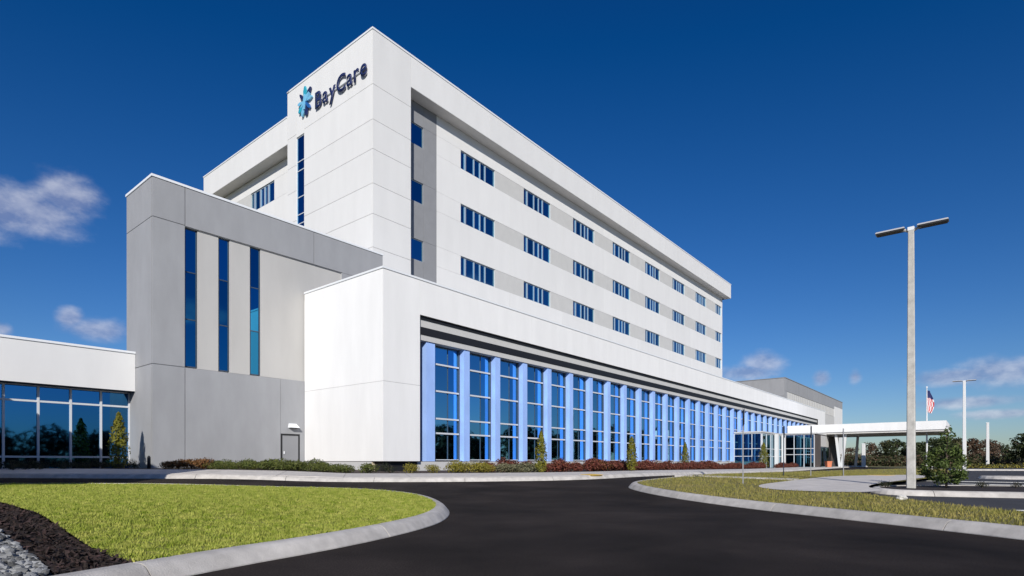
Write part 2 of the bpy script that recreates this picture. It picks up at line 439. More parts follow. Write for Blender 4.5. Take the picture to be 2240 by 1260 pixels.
def slab_strip(name, front, back, cuts, zoff, th, m, gap=.018):
    """paving strip of cast slabs with open joints"""
    e = bpy.data.objects.new(name, None); col.objects.link(e); tag(e, kind='structure')
    e.location = (*front[0], g(*front[0]))
    def at(path, t):
        L = [0]
        for p, q in zip(path[:-1], path[1:]): L.append(L[-1]+math.hypot(q[0]-p[0], q[1]-p[1]))
        d = t*L[-1]
        for i in range(len(path)-1):
            if d <= L[i+1] or i == len(path)-2:
                u = (d-L[i])/(L[i+1]-L[i]); return (path[i][0]+(path[i+1][0]-path[i][0])*u, path[i][1]+(path[i+1][1]-path[i][1])*u)
    tot = sum(math.hypot(q[0]-p[0], q[1]-p[1]) for p, q in zip(front[:-1], front[1:]))
    n = int(tot/cuts)
    for i in range(n):
        t0 = (i+gap/2/cuts)/n; t1 = (i+1-gap/2/cuts)/n
        c = [at(front, t0), at(front, t1), at(back, t1), at(back, t0)]
        ox, oy, oz = e.location
        MB().hexa([(x-ox, y-oy, g(x, y)+zoff-th-oz) for x, y in c]+[(x-ox, y-oy, g(x, y)+zoff-oz) for x, y in c]).build('slab', m, e)
    return e

# --- left island
kl = smooth_path([(-7.5, -3.5), (-4.9, .3), (-3.65, 2.8), (-2.85, 5.0), (-1.85, 6.8), (-1.2, 8.8), (-1.12, 10.4), (-1.35, 12.1), (-2.1, 14.2), (-3.6, 15.7), (-6, 16.5), (-10, 16.9), (-15, 16.9), (-24, 16.7)], 2)
kerb('kerb_left_island', kl)
ki = offset(dense(kl, .4), .26)
mline = [(-16.4, 16.6), (-12, 12.4), (-7.9, 8.85), (-6.3, 7.45), (-4.9, 6.2), (-3.86, 5.3), (-3.2, 4.9)]
gline = [(-18.6, 16.6), (-12, 11), (-7.3, 7.4), (-5.3, 5.95), (-4.2, 5.05), (-3.6, 4.5), (-3.42, 4.3)]
def near_i(path, p): return min(range(len(path)), key=lambda i: math.hypot(path[i][0]-p[0], path[i][1]-p[1]))
i0 = near_i(ki, mline[-1]); i1 = near_i(ki, mline[0]); i2 = near_i(ki, gline[-1]); i3 = near_i(ki, gline[0])
KI = np.array(ki)
def Sv(t): t = np.clip(t, 0, 1); return t*t*(3-2*t)
def gv_(x, y): return Sv((y-11)/14)*(.38+.17*Sv((-x-6)/5))*(1-.8*Sv((x+2)/30))
def mound(x, y):
    d = math.sqrt(((KI[:, 0]-x)**2+(KI[:, 1]-y)**2).min())
    return g(x, y)+.15+.22*S(d/3.6)
grass_poly = ki[i0:i1+1]+mline[1:-1]
mulch_poly = ki[i2:i0+1]+mline[-2:0:-1]+[ki[i1]]+[ki[i3]]+gline[1:-1]
gravel_poly = [ki[i2]]+gline[-2:0:-1]+[ki[i3], (-24, 18.3), (-26, 10), (-22, 0), (-8.2, -3.2)]+ki[1:i2]
drape('lawn_left', grass_poly, .45, mound, M_turf)
drape('mulch_bed', mulch_poly, .4, lambda x, y: mound(x, y)-.03+.03*math.sin(x*3.1)*math.sin(y*2.7), M_mulch)
drape('gravel_ground', gravel_poly, .6, lambda x, y: mound(x, y)-.06, M_gravel)

# --- right island
kr = smooth_path([(41, 60), (31, 52.5), (24, 44.8), (16.5, 36), (8.6, 24.9), (5.9, 21.3), (4.45, 19.6), (3.65, 18.3), (3.6, 16.9), (4.1, 14.6), (5.2, 11.3), (6.0, 8.9), (6.55, 7.1), (7.0, 4.5), (7.3, 0), (7.3, -8)], 2)
kerb('kerb_right_island', kr)
kri = offset(dense(kr, .4), .26)
kp = smooth_path([(9.15, -8), (8.75, 3), (8.55, 9), (8.8, 12.6), (8.95, 14.9)], 2)       # parking side of the grass strip
lawn_r = kri+[(9.1, -8), (8.7, 3), (8.5, 9), (8.75, 12.6), (8.9, 15.0), (10.4, 17.2), (14.5, 20.8), (22.6, 29.2), (24, 31.5), (33, 43), (44, 58)]
drape('lawn_right', lawn_r, .6, lambda x, y: g(x, y)+.145, M_turf2)
walk_poly = [(8.9, 14.6), (10.0, 15.2), (10.35, 17.0), (14.3, 20.7), (22.4, 29.3), (21.3, 30.9), (15.2, 25.7), (8.75, 18.6), (7.55, 17.4), (7.0, 16.3), (7.05, 15.4), (7.9, 14.8)]
drape('concrete_walk', smooth_path(walk_poly+[walk_poly[0]], 2)[:-1], .6, .165, M_conc)
slab_strip('narrow_path', [(6.3, 22.2), (9.9, 19.9)], [(6.8, 23.0), (10.4, 20.7)], 1.2, .165, .1, M_conc)

# --- building sidewalk and beds
sw_front = [(-30, 21.2), (-20, 20.4), (-13.1, 20.0), (-10.4, 20.0), (-8.2, 20.2), (-4.3, 20.0), (-1.3, 20.2), (2.0, 21.0), (4.4, 23.0)]
fw = [W(9, -10.8), W(35, -9.6), W(70, -8.0), W(100, -7.6)]
sw_front = smooth_path(sw_front+fw, 2)
sw_back = smooth_path([(-30, 26), (-20, 24.2), (-14.5, 23.2), (-11.8, 22.8), (-8.7, 23.0), (-5.0, 23.0), (-1.6, 23.4), (1.4, 24.6), (3.9, 27.5), W(11, -7.3), W(35, -5.2), W(70, -3.8), W(100, -3.6)], 2)
slab_strip('sidewalk', offset(sw_front, .27), sw_back, 2.4, .15, .3, M_conc)
kerb('kerb_sidewalk', sw_front, seg=3.0)
bed_poly = dense(sw_back, 1.5)+[W(100, .4), W(60, .9), W(30, .9), W(0.6, .9), W(.6, 7.3), W(-8, 7.4), W(-8, 10.3), W(-15, 10.3), (-30, 32)]
drape('planting_bed', bed_poly, .8, .12, M_bed)

# --- parking medians
m1 = smooth_path([(26, 11.5), (20, 13.2), (13.3, 14.8), (10.9, 15.35), (10.25, 15.9), (10.35, 16.8), (11.3, 17.6), (14, 18.2), (22, 17), (27, 16)], 2)
m1 = m1[::-1]
kerb('kerb_median', m1)
m1i = offset(dense(m1, .4), .26)
drape('median_mulch', m1i, .6, .14, M_mulch)
for nm, pts in (('kerb_far_median', [(36, 21.5), (25.2, 28.2), (24.2, 29.8), (25.5, 31.2), (36, 25.5)]), ('kerb_lot_end', [(41, 57.5), (49.5, 55), (80, 51)])):
    kerb(nm, smooth_path(pts[::-1] if nm == 'kerb_far_median' else pts, 2), w=.6)
drape('far_median_mulch', offset(dense(smooth_path([(36, 21.5), (25.2, 28.2), (24.2, 29.8), (25.5, 31.2), (36, 25.5)][::-1], 2), .5), .55), .8, .14, M_bed)

def flat_patch(name, c, m, zoff, label, cat, group=None):
    o = MB().hexa([(x, y, g(x, y)+zoff-.02) for x, y in c]+[(x, y, g(x, y)+zoff) for x, y in c]).build(name, m)
    return tag(o, label, cat, group)
flat_patch('tactile_paving_mat', [(3.05, 21.9), (3.55, 22.3), (3.2, 23.0), (2.7, 22.6)], M_yellow, .16, 'yellow tactile mat set in the sidewalk before the red shrubs', 'tactile mat')
flat_patch('tactile_paving_mat', [(17.6, 26.9), (18.7, 27.9), (18.2, 28.5), (17.1, 27.5)], M_yellow, .175, 'yellow tactile mat on the concrete walk left of the tall lamp post', 'tactile mat')
for k, (x, y, dx, dy, wd, lb) in enumerate([(10.2, 11.6, 1.9, -.55, .12, 'white parking line nearest the camera beyond the grass strip'), (11.6, 12.9, 2.2, -.6, .12, 'white parking line just in front of the lamp post median'),
        (16.5, 21.5, 5, -1.2, .14, 'white parking line behind the round bush'), (17.5, 24.5, 5.2, -1.2, .14, 'farther white parking line beyond the round bush')]):
    l = math.hypot(dx, dy); nx, ny = -dy/l*wd/2, dx/l*wd/2
    flat_patch('parking_line', [(x+nx, y+ny), (x-nx, y-ny), (x+dx-nx, y+dy-ny), (x+dx+nx, y+dy+ny)], M_paint, .012, lb, 'parking line', 'parking lines')

# ------------------------------------------------------------------ the hospital
# --- tower
s_, t_ = 8.12, 5.54
ZT, ZS = 29.33, 27.16          # roof edge, underside of the overhanging band
aE, aW = 75.8, 74.7
T = Bld('hospital_tower', 'white five-storey tower with overhanging roof band and rows of ribbon windows', 'building', t_, s_, .3)
core = MB()
core.box(t_+.32, 8.81, s_+.05, 18.62, .3, ZT-.3)            # corner pier
core.box(8.81, aW-.05, s_+1.3, 18.62, .3, ZT-.4)           # long block behind the recess
core.box(8.81, aE-.05, s_+.05, s_+1.3, ZS+.02, ZT-.4)      # overhang
core.box(aW-.05, aE-.05, s_+1.05, 18.62, ZS+.02, ZT-.4)
core.box(t_+1.3, aW-.05, 18.62, 33.0, .3, 27.2)            # lower rear block
core.box(t_+.05, t_+1.3, 18.7, 33.45, 25.45, 27.2)
T.mb('wall', core, M_back)
# soffits
T.box('soffit', 8.815, aE-.06, s_+.03, s_+1.0, ZS-.02, ZS+.015, M_soffit)
T.box('soffit', t_+.03, t_+1.0, 18.72, 33.44, 25.41, 25.445, M_soffit)
# coping
cp = MB(); cp.box(t_-.04, aE+.04, s_-.04, s_+.3, ZT-.02, ZT+.1); cp.box(t_-.04, t_+.3, s_+.3, 18.69, ZT-.02, ZT+.1); cp.box(t_-.04, aE+.04, 18.4, 18.69, ZT-.02, ZT+.098)
cp.box(aE-.3, aE+.04, s_+.3, 18.4, ZT-.02, ZT+.1); cp.box(t_-.04, t_+.3, 18.692, 33.54, 27.48, 27.58)
cp.box(t_+.3, aE, 33.2, 33.54, 27.48, 27.578)
T.mb('coping', cp, M_coping)
parap = MB(); parap.box(t_+.06, aE-.06, s_+.06, s_+.25, ZT-.41, ZT-.02); parap.box(t_+.06, t_+.25, s_+.25, 18.6, ZT-.41, ZT-.02); parap.box(t_+.06, aE-.06, 18.42, 18.6, ZT-.41, ZT-.02)
parap.box(aE-.25, aE-.06, s_+.25, 18.42, ZT-.41, ZT-.02); parap.box(t_+.06, t_+.25, 18.7, 33.4, 27.15, 27.48); parap.box(t_+.25, aE, 33.25, 33.44, 27.15, 27.48)
T.mb('parapet', parap, M_white)
ZJ = [9.0, 12.97, 15.04, 17.23, 19.23, 21.48, 23.42, 25.73, ZT-.02]
# corner pier, both faces
panels_b(T, s_, .06, [t_, 8.81], ZJ, M_white, .028)
bz = [s_+.062, 16.33]
panels_a(T, t_, .3, bz, ZJ, M_white, .028)
panels_a(T, t_, .3, [17.41, 18.68], ZJ, M_white, .028)
panels_a(T, t_, .3, [16.33, 17.41], [25.45, ZT-.02], M_white, .028)
# tall slot window in the left face
rows = [10.2, 12.4, 14.4, 16.6, 18.9, 19.6, 20.9, 22.9, 23.6]
glazed(T, 'slot_window', 'a', t_+.1, 16.35, 17.39, 9.2, 25.43, 1, rows, M_glassF, bar=.06, dep=.1)
# overhanging band, long face and left face
panels_b(T, s_, .06, [8.81]+frange(8.81, aE, 8)[1:], [ZS, ZT-.02], M_white, .012)
panels_a(T, t_, .06, frange(18.68, 33.5, 2), [25.43, 27.48], M_white, .012)
# far end caps of the band
panels_a(T, aE-.06, .06, [s_+.06, 13.4, 18.6], [ZS, ZT-.02], M_white, .012)
# recessed long wall
bw = s_+1.0
c0, pit, ww = 14.8, 8.12, 4.15
winrows = [(15.76, 17.24), (19.94, 21.38), (24.2, 25.62)]
bands = [(9.0, 12.4), (12.4, 15.74), (17.26, 19.92), (21.4, 24.18), (25.64, ZS-.02)]
colsA = [12.19, c0]
cuts = [12.19]+[c0+pit*i+ww+1.98 for i in range(7)]+[aW]
for z0, z1 in bands: panels_b(T, bw, .28, cuts, [z0, z1], M_white, .014)
for r, (z0, z1) in enumerate(winrows):
    panels_b(T, bw, .28, [12.19, c0], [z0-.02, z1+.02], M_white, .01)
    for i in range(8):
        a0 = c0+pit*i; w_ = ww if i < 7 else 2.65
        if i < 7: widths = [(.52, 1), (.16, 0), (.90, 1), (.10, 0), (.63, 1), (.09, 0), (.53, 1), (.11, 0), (1.11, 1)]
        else: widths = [(.42, 1), (.3, 0), (.9, 1), (.2, 0), (.83, 1)]
        ribbon_window(T, a0, widths, z0, z1, bw+.13)
        a1 = a0+ww; a2 = c0+pit*(i+1) if i < 7 else aW
        if i < 7: T.box('spandrel_panel', a1+.005, a2-.005, bw+.012, bw+.28, z0-.015, z1+.015, M_ltgrey)
        else: T.box('spandrel_panel', a0+w_+.005, aW-.005, bw+.012, bw+.28, z0-.015, z1+.015, M_white)
# grey bay beside the pier
gw = [(15.66, 17.2), (19.9, 21.44), (24.04, 25.58)]
panels_b(T, bw, .28, [8.83, 9.45], [9, 13, 17.22, 21.46, 25.6, ZS-.02], M_grey2, .014)
panels_b(T, bw, .28, [10.86, 12.19], [9, 13, 17.22, 21.46, 25.6, ZS-.02], M_grey2, .014)
panels_b(T, bw, .28, [9.45, 10.86], [9, 13, 15.66], M_grey2, .014)
panels_b(T, bw, .28, [9.45, 10.86], [17.2, 19.9], M_grey2, .014)
panels_b(T, bw, .28, [9.45, 10.86], [21.44, 24.04], M_grey2, .014)
panels_b(T, bw, .28, [9.45, 10.86], [25.58, ZS-.02], M_grey2, .014)
for z0, z1 in gw: ribbon_window(T, 9.47, [(1.37, 1)], z0, z1, bw+.1)
# left face, recessed wall of the lower block
lb = [18.7, 22.5, 26.5, 33.0]
panels_a(T, t_+1.0, .28, lb, [9, 13.4, 17.6, 22.6], M_white, .014)
panels_a(T, t_+1.0, .28, [18.7, 22.5], [22.6, 24.27], M_white, .014)
panels_a(T, t_+1.0, .28, [26.5, 30, 33.0], [22.6, 24.27], M_ltgrey, .014)
panels_a(T, t_+1.0, .28, lb, [24.27, 25.4], M_white, .014)
f = MB(); b0 = 22.52
f.box(t_+1.08, t_+1.16, b0, 26.48, 22.62, 22.68); f.box(t_+1.08, t_+1.16, b0, 26.48, 24.19, 24.25)
x = b0; pans = []
for w_, k in [(.95, 1), (.22, 0), (.42, 1), (.2, 0), (.5, 1), (.22, 0), (.75, 1), (.25, 0), (.45, 1)]:
    if k: pans.append((x, x+w_))
    else: f.box(t_+1.07, t_+1.16, x, x+w_, 22.68, 24.19)
    x += w_
fr = T.mb('window', f, M_mullT)
for p0, p1 in pans: T.box('pane', t_+1.12, t_+1.14, p0, p1, 22.68, 24.19, M_glassA, fr)

# --- podium
ZP = 10.49
P_ = Bld('hospital_podium', 'long white two-storey podium with blue fins between tall windows', 'building', 0, 0, .3)
core = MB()
core.box(.05, 104.9, 1.0, 8.0, .2, ZP-.35)
core.box(.05, 2.4, .05, 1.0, 1.02, ZP-.35); core.box(99.0, 105.0, .05, 1.0, 1.02, ZP-.35)
core.box(2.4, 99.0, .05, .25, 8.67, ZP-.35); core.box(2.4, 99.0, .25, 1.0, 7.4, ZP-.35)
P_.mb('wall', core, M_back)
P_.box('plinth', .25, 2.5, .3, .95, .1, 1.0, M_char)
P_.box('plinth', .08, .9, .96, 7.0, .1, 1.0, M_plinth)
P_.box('base_ledge', 2.45, 99, .25, 1.0, .1, .98, M_ltgrey)
cp = MB(); cp.box(-.04, 105.14, -.04, .28, ZP-.02, ZP+.08); cp.box(-.04, .28, .28, 7.03, ZP-.02, ZP+.08); cp.box(104.8, 105.14, .28, 8, ZP-.02, ZP+.08)
P_.mb('coping', cp, M_coping)
parap = MB(); parap.box(.06, 105, .06, .25, ZP-.36, ZP-.02); parap.box(.06, .25, .25, 7.0, ZP-.36, ZP-.02); parap.box(104.85, 105, .25, 8, ZP-.36, ZP-.02)
P_.mb('parapet', parap, M_white2)
panels_a(P_, 0, .06, [.062, 7.02], [1.0, 4.95, ZP-.02], M_white2, .013)
panels_b(P_, 0, .06, [0, 2.4], [1.0, 4.95, ZP-.02], M_white2, .013)
panels_b(P_, 0, .06, frange(2.4, 99, 10)[0:], [8.66, ZP-.02], M_white2, .006)
panels_b(P_, 0, .06, [99, 105.1], [1.0, 4.95, ZP-.02], M_white2, .013)
panels_a(P_, 105.04, .06, [.06, 8.0], [1.0, 4.95, ZP-.02], M_white2, .013)
P_.box('recess_jamb', 2.405, 2.46, .062, .98, .99, 8.655, M_char)
P_.box('recess_jamb', 98.93, 98.985, .062, .98, .99, 8.655, M_char)
P_.box('fascia_trim', 2.465, 98.92, .13, .245, 8.5, 8.655, M_char)
panels_b(P_, .2, .045, frange(2.47, 98.9, 12), [8.1, 8.495], M_ltgrey, .01, name='fascia_panel')
P_.box('fascia_trim', 2.465, 98.92, .16, .245, 7.71, 8.09, M_char)
panels_b(P_, .21, .035, frange(2.47, 98.9, 12), [7.4, 7.705], M_ltgrey, .01, name='fascia_panel')
mz = [1.1, 2.55, 3.36, 4.88, 6.36, 7.4]
pitch = 2.74
for i in range(35):
    r0 = 3.72+pitch*i; l1 = r0+pitch-.47
    if l1 > 98.9: l1 = 98.9
    first = i == 0
    P_.box('fin', r0-(.62 if first else .47), r0, .0+.30-.02, .84, 1.0, 7.395 if not first else 7.395, M_fin)
    f = MB()
    f.box(r0+.005, r0+.05, .66, .8, 1.06, 7.39); f.box(l1-.11, l1-.005, .62, .8, 1.06, 7.39, 1)
    for z in mz[1:-1]: f.box(r0+.05, l1-.11, .58, .8, z-.045, z+.045)
    f.box(r0+.05, l1-.11, .62, .8, 1.06, mz[0]); f.box(r0+.05, l1-.11, .66, .8, 7.33, 7.39, 1)
    two = i < 22
    sp = r0+(l1-r0)*.60
    if two: f.box(sp-.02, sp+.02, .67, .8, mz[0], 7.33, 1)
    fr = P_.mb('window', f, [M_mull, M_framedk])
    for j in range(5):
        z0 = mz[j]+(.045 if j else 0); z1 = (mz[j+1]-.045) if j < 4 else 7.33
        if two:
            P_.box('pane', r0+.05, sp-.02, .70, .72, z0, z1, M_glassB, fr); P_.box('pane', sp+.02, l1-.11, .70, .72, z0, z1, M_glassC, fr)
        else: P_.box('pane', r0+.05, l1-.11, .70, .72, z0, z1, M_glassB, fr)

# --- grey stair block
ag, bg, ZG = -7.72, 7.04, 14.22
G = Bld('stair_block', 'tall grey concrete block with three narrow slot windows beside the white podium', 'building', ag, bg, .4)
core = MB()
core.box(ag+.05, t_-.02, bg+.3, 10.4, .3, ZG-.3); core.box(ag+.05, -6.3, bg+.05, bg+.3, .3, ZG-.3); core.box(2.47, t_-.02, bg+.05, bg+.3, .3, ZG-.3)
core.box(-6.3, 2.47, bg+.05, bg+.3, 12.33, ZG-.3); core.box(-6.3, 2.47, bg+.05, bg+.3, .3, 5.5)
G.mb('wall', core, M_back)
cp = MB(); cp.box(ag-.04, t_-.01, bg-.04, bg+.28, ZG-.02, ZG+.09); cp.box(ag-.04, ag+.28, bg+.28, 10.45, ZG-.02, ZG+.09)
G.mb('coping', cp, M_coping)
parap = MB(); parap.box(ag+.06, t_-.03, bg+.06, bg+.25, ZG-.31, ZG-.02); parap.box(ag+.06, ag+.25, bg+.25, 10.38, ZG-.31, ZG-.02)
G.mb('parapet', parap, M_grey)
panels_a(G, ag, .06, [bg+.062, 10.42], [.4, 5.53, 12.36, ZG-.02], M_grey, .035)
panels_b(G, bg, .06, [ag, -6.3], [.4, 5.53, 12.36, ZG-.02], M_grey, .035)
panels_b(G, bg, .06, [-6.3, .6, t_-.02], [12.33, ZG-.02], M_grey, .03)
panels_b(G, bg, .06, [2.47, t_-.02], [5.56, 12.33], M_grey, .002)
panels_b(G, bg, .06, [-6.3, -1.42], [.4, 5.53], M_grey, .03)
panels_b(G, bg, .06, [-1.42, -.28], [2.52, 5.53], M_grey, .003)
panels_b(G, bg, .06, [-.28, .3], [.4, 5.53], M_grey, .003)
# pale infill with slot windows
wa = [(-6.28, -5.70), (-4.69, -4.15), (-3.08, -2.52)]
x = -6.28
for w0, w1 in wa:
    if w0-x > .1: G.box('infill_panel', x+.01, w0-.01, bg+.1, bg+.29, 5.54, 12.32, M_infill)
    fr = glazed(G, 'slot_window', 'b', bg+.2, w0+.03, w1-.03, 5.6, 12.28, 1, [7.9, 10.2], M_glassF, bar=.05, barm=M_framedk, dep=.1)
    x = w1
G.box('infill_panel', x+.01, 2.46, bg+.1, bg+.29, 5.54, 12.32, M_infill)
# door and wall lamp
dr = MB(); dr.box(-1.415, -1.33, bg+.0, bg+.28, .4, 2.515); dr.box(-.365, -.285, bg+.0, bg+.28, .4, 2.515); dr.box(-1.33, -.365, bg+.0, bg+.28, 2.43, 2.515)
dfr = G.mb('door', dr, M_char)
G.box('door_leaf', -1.325, -.37, bg+.02, bg+.045, .4, 2.425, M_grey2, dfr); G.box('handle', -1.25, -1.2, bg-.03, bg+.018, 1.4, 1.55, M_coping, dfr)
wl = MB()
for (y, z, x0, x1) in [(bg, 3.12, -.95, -.5), (bg-.3, 2.92, -.98, -.47)]: pass
wl.hexa([(-1.0, bg-.32, 2.86), (-.46, bg-.32, 2.86), (-.46, bg-.002, 2.86), (-1.0, bg-.002, 2.86), (-.96, bg-.28, 2.93), (-.5, bg-.28, 2.93), (-.5, bg-.002, 3.1), (-.96, bg-.002, 3.1)])
G.mb('wall_lamp', wl, M_coping)
G.box('lamp_lens', -.94, -.52, bg-.29, bg-.03, 2.835, 2.858, M_lampdk)

# --- low wing to the left, and the wing that runs forward outside the picture (its shade falls on the walk)
LW = Bld('low_wing', 'single-storey white wing with glass front left of the grey block', 'building', -30, 9.2, .4)
core = MB(); core.box(-30, ag-.1, 10.3, 24, .3, 5.9)
core.box(-30, ag-.02, 9.26, 10.3, 4.42, 5.9)
LW.mb('wall', core, M_back)
panels_b(LW, 9.2, .06, frange(-30, ag+.0, 4), [4.39, 6.24], M_white, .014)
LW.box('soffit', -29.98, ag-.03, 9.262, 10.28, 4.385, 4.415, M_char)
cp = MB(); cp.box(-30, ag-.003, 9.15, 9.5, 6.22, 6.32); LW.mb('coping', cp, M_coping)
parap = MB(); parap.box(-30, ag-.02, 9.27, 9.48, 5.88, 6.22); LW.mb('parapet', parap, M_white)
glazed(LW, 'window_wall', 'b', 10.02, ag-.02-18*1.178, ag-.02, .62, 4.38, 18, [1.2, 3.68], M_glassE, bar=.085, dep=.16)
LW.box('base_ledge', -29, ag-.05, 9.95, 10.25, .3, .6, M_ltgrey)
FW = Bld('forward_wing', 'white single-storey wing standing just left of the picture', 'building', -31, -6.1, .2)
FW.box('wall', -30.9, -16.5, -5.9, 9.1, .1, 5.0, M_white)
FW.box('roof_band', -31, -16.3, -6.1, 9.15, 4.4, 6.27, M_white)
FW.box('base_ledge', -30.95, -16.45, -5.95, 9.12, .1, .6, M_ltgrey)
for k in range(5): ribbon_window(FW, -29.8+k*2.6, [(1.0, 1), (.1, 0), (1.0, 1)], 1.4, 3.6, -5.96)

# --- grey rear wing
RW = Bld('rear_wing', 'far grey wing with louvred upper band behind the end of the podium', 'building', 104.5, 7.0, .1)
core = MB(); core.box(104.6, 167, 7.1, 40, .0, 17.3); RW.mb('wall', core, M_back)
panels_b(RW, 7.0, .1, frange(104.5, 155, 6), [15.0, 17.6], M_grey, .03)
panels_b(RW, 7.0, .1, [155, 161, 167], [15.7, 17.6], M_grey, .03)
panels_b(RW, 7.0, .1, [104.5, 106], [.1, 12.9, 15.0], M_grey, .03)
panels_b(RW, 7.0, .1, frange(106, 155, 6), [.1, 6, 12.9], M_ltgrey, .03)
panels_b(RW, 7.0, .1, [155, 161, 167], [.1, 8, 15.7], M_white, .03)
for k in range(28): RW.box('louvre', 106.1+k*1.74, 106.1+k*1.74+1.3, 7.02, 7.1, 12.95, 14.95, M_ltgrey)
panels_a(RW, 104.5, .1, frange(7.1, 40, 4), [10, 14, 17.6], M_grey, .04)
RW.box('coping', 104.42, 167.1, 6.92, 7.3, 17.58, 17.7, M_grey2)
RW.box('coping', 104.42, 104.8, 7.302, 40, 17.58, 17.698, M_grey2)

# --- entrance pavilions
E1 = Bld('entrance_pavilion', 'glazed entrance bay with flat roof against the blue-finned facade', 'building', 53, -2.9, .1)
glazed(E1, 'window_wall', 'a', 53.0, -2.85, .24, .15, 4.3, 3, [1.6, 2.5], M_glassD, bar=.07, dep=.14)
glazed(E1, 'window_wall', 'b', -2.9, 53.15, 62, .15, 4.3, 5, [1.6, 2.5], M_glassD, bar=.07, dep=.14)
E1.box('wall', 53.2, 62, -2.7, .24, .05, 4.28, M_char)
E1.box('roof', 52.85, 62.1, -3.05, .24, 4.38, 4.55, M_ltgrey)
E1.box('pilaster', 61.5, 62.1, -3.35, -2.98, .05, 4.37, M_white); E1.box('pilaster', 58.2, 58.7, -3.35, -2.98, .05, 4.37, M_white)
E2 = Bld('entrance_hall', 'taller glazed entrance hall in front of the facade beneath the canopy end', 'building', 66, -6.0, .1)
glazed(E2, 'window_wall', 'a', 66.0, -5.9, .2, .15, 4.55, 5, [1.9, 2.7], M_glassD, bar=.08, dep=.16)
E2.box('front_wall', 66.12, 82, -6.1, -5.82, .05, 4.55, M_brown)
E2.box('pale_panel', 69, 74, -6.15, -6.105, 3.0, 4.5, M_infill)
dfr = E2.box('door', 69, 74, -6.14, -6.105, .08, 2.95, M_framedk)
for k in range(4): E2.box('pane', 69.1+k*1.22, 70.2+k*1.22, -6.16, -6.145, .2, 2.85, M_glassD, dfr)
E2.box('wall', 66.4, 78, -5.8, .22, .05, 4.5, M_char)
E2.box('roof', 65.8, 82.2, -6.2, .22, 4.62, 4.8, M_ltgrey)
C = Bld('entrance_canopy', 'flat white drop-off canopy on slanted posts reaching right past the lamp post', 'canopy', 72, -19.6, .08)
C.box('fascia', 72, 86, -19.6, -1.2, 5.02, 6.12, M_white2); C.box('soffit', 72.15, 85.85, -19.45, -1.4, 4.78, 5.015, M_soffit)
for (a, b, da, db) in [(73, -7.75, .0, -.5), (73, -7.95, .0, .5), (83, -8.2, 0, .3), (73, -15.75, 0, .1), (73, -15.95, 0, -.1), (83, -15.2, 0, .1), (73, -4.3, 0, 0), (73, -6.0, 0, 0)]:
    r_ = .16 if abs(db) else .13; zb = g(*W(a, b))+.05
    m_ = MB(); m_.hexa([(a-r_, b-r_, zb), (a+r_, b-r_, zb), (a+r_, b+r_, zb), (a-r_, b+r_, zb), (a+da-r_, b-db-r_, 4.78), (a+da+r_, b-db-r_, 4.78), (a+da+r_, b-db+r_, 4.78), (a+da-r_, b-db+r_, 4.78)])
    C.mb('post', m_, M_poleW)

# ------------------------------------------------------------------ the sign
SG = Bld('wall_sign', 'navy lettering with blue and teal star emblem high on the tower corner', 'sign', t_, 12.0, 26.4)
def letter_mesh(ch, size, off):
    cu = bpy.data.curves.new('t', 'FONT'); cu.body = ch; cu.size = size; cu.offset = off; cu.extrude = 0; cu.resolution_u = 5
    o = bpy.data.objects.new('t', cu); col.objects.link(o); dg = bpy.context.evaluated_depsgraph_get(); dg.update()
    me = bpy.data.meshes.new_from_object(o.evaluated_get(dg)); bpy.data.objects.remove(o); bpy.data.curves.remove(cu)
    bm = bmesh.new(); bm.from_mesh(me); bmesh.ops.remove_doubles(bm, verts=bm.verts, dist=1e-4)
    r = bmesh.ops.extrude_face_region(bm, geom=list(bm.faces)); 
    for v in [q for q in r['geom'] if isinstance(q, bmesh.types.BMVert)]: v.co.z += 1.0
    bmesh.ops.recalc_face_normals(bm, faces=bm.faces); bm.to_mesh(me); bm.free(); return me
capz = 1.16; size = capz/.70
xcur = 0.; lets = []
for ch in 'BayCare':
    me = letter_mesh(ch, size, .02)
    xs = [v.co.x for v in me.vertices]; w0, w1 = min(xs), max(xs)
    lets.append((me, w0, w1, xcur)); xcur += (w1-w0)+.15
sc = 6.05/(xcur-.15)
for me, w0, w1, xc in lets:
    for v in me.vertices:
        x, y, z = v.co
        v.co = (-(.11+.05*z), 2.62-((x-w0)+xc)*sc, .1+y)
    me.flip_normals() if hasattr(me, 'flip_normals') else None
    new_obj('letter', me, M_navy, SG.e)
rail = MB(); rail.box(-.109, -.001, -3.3, 2.5, .55, .6); rail.build('mounting_rail', M_coping, SG.e)
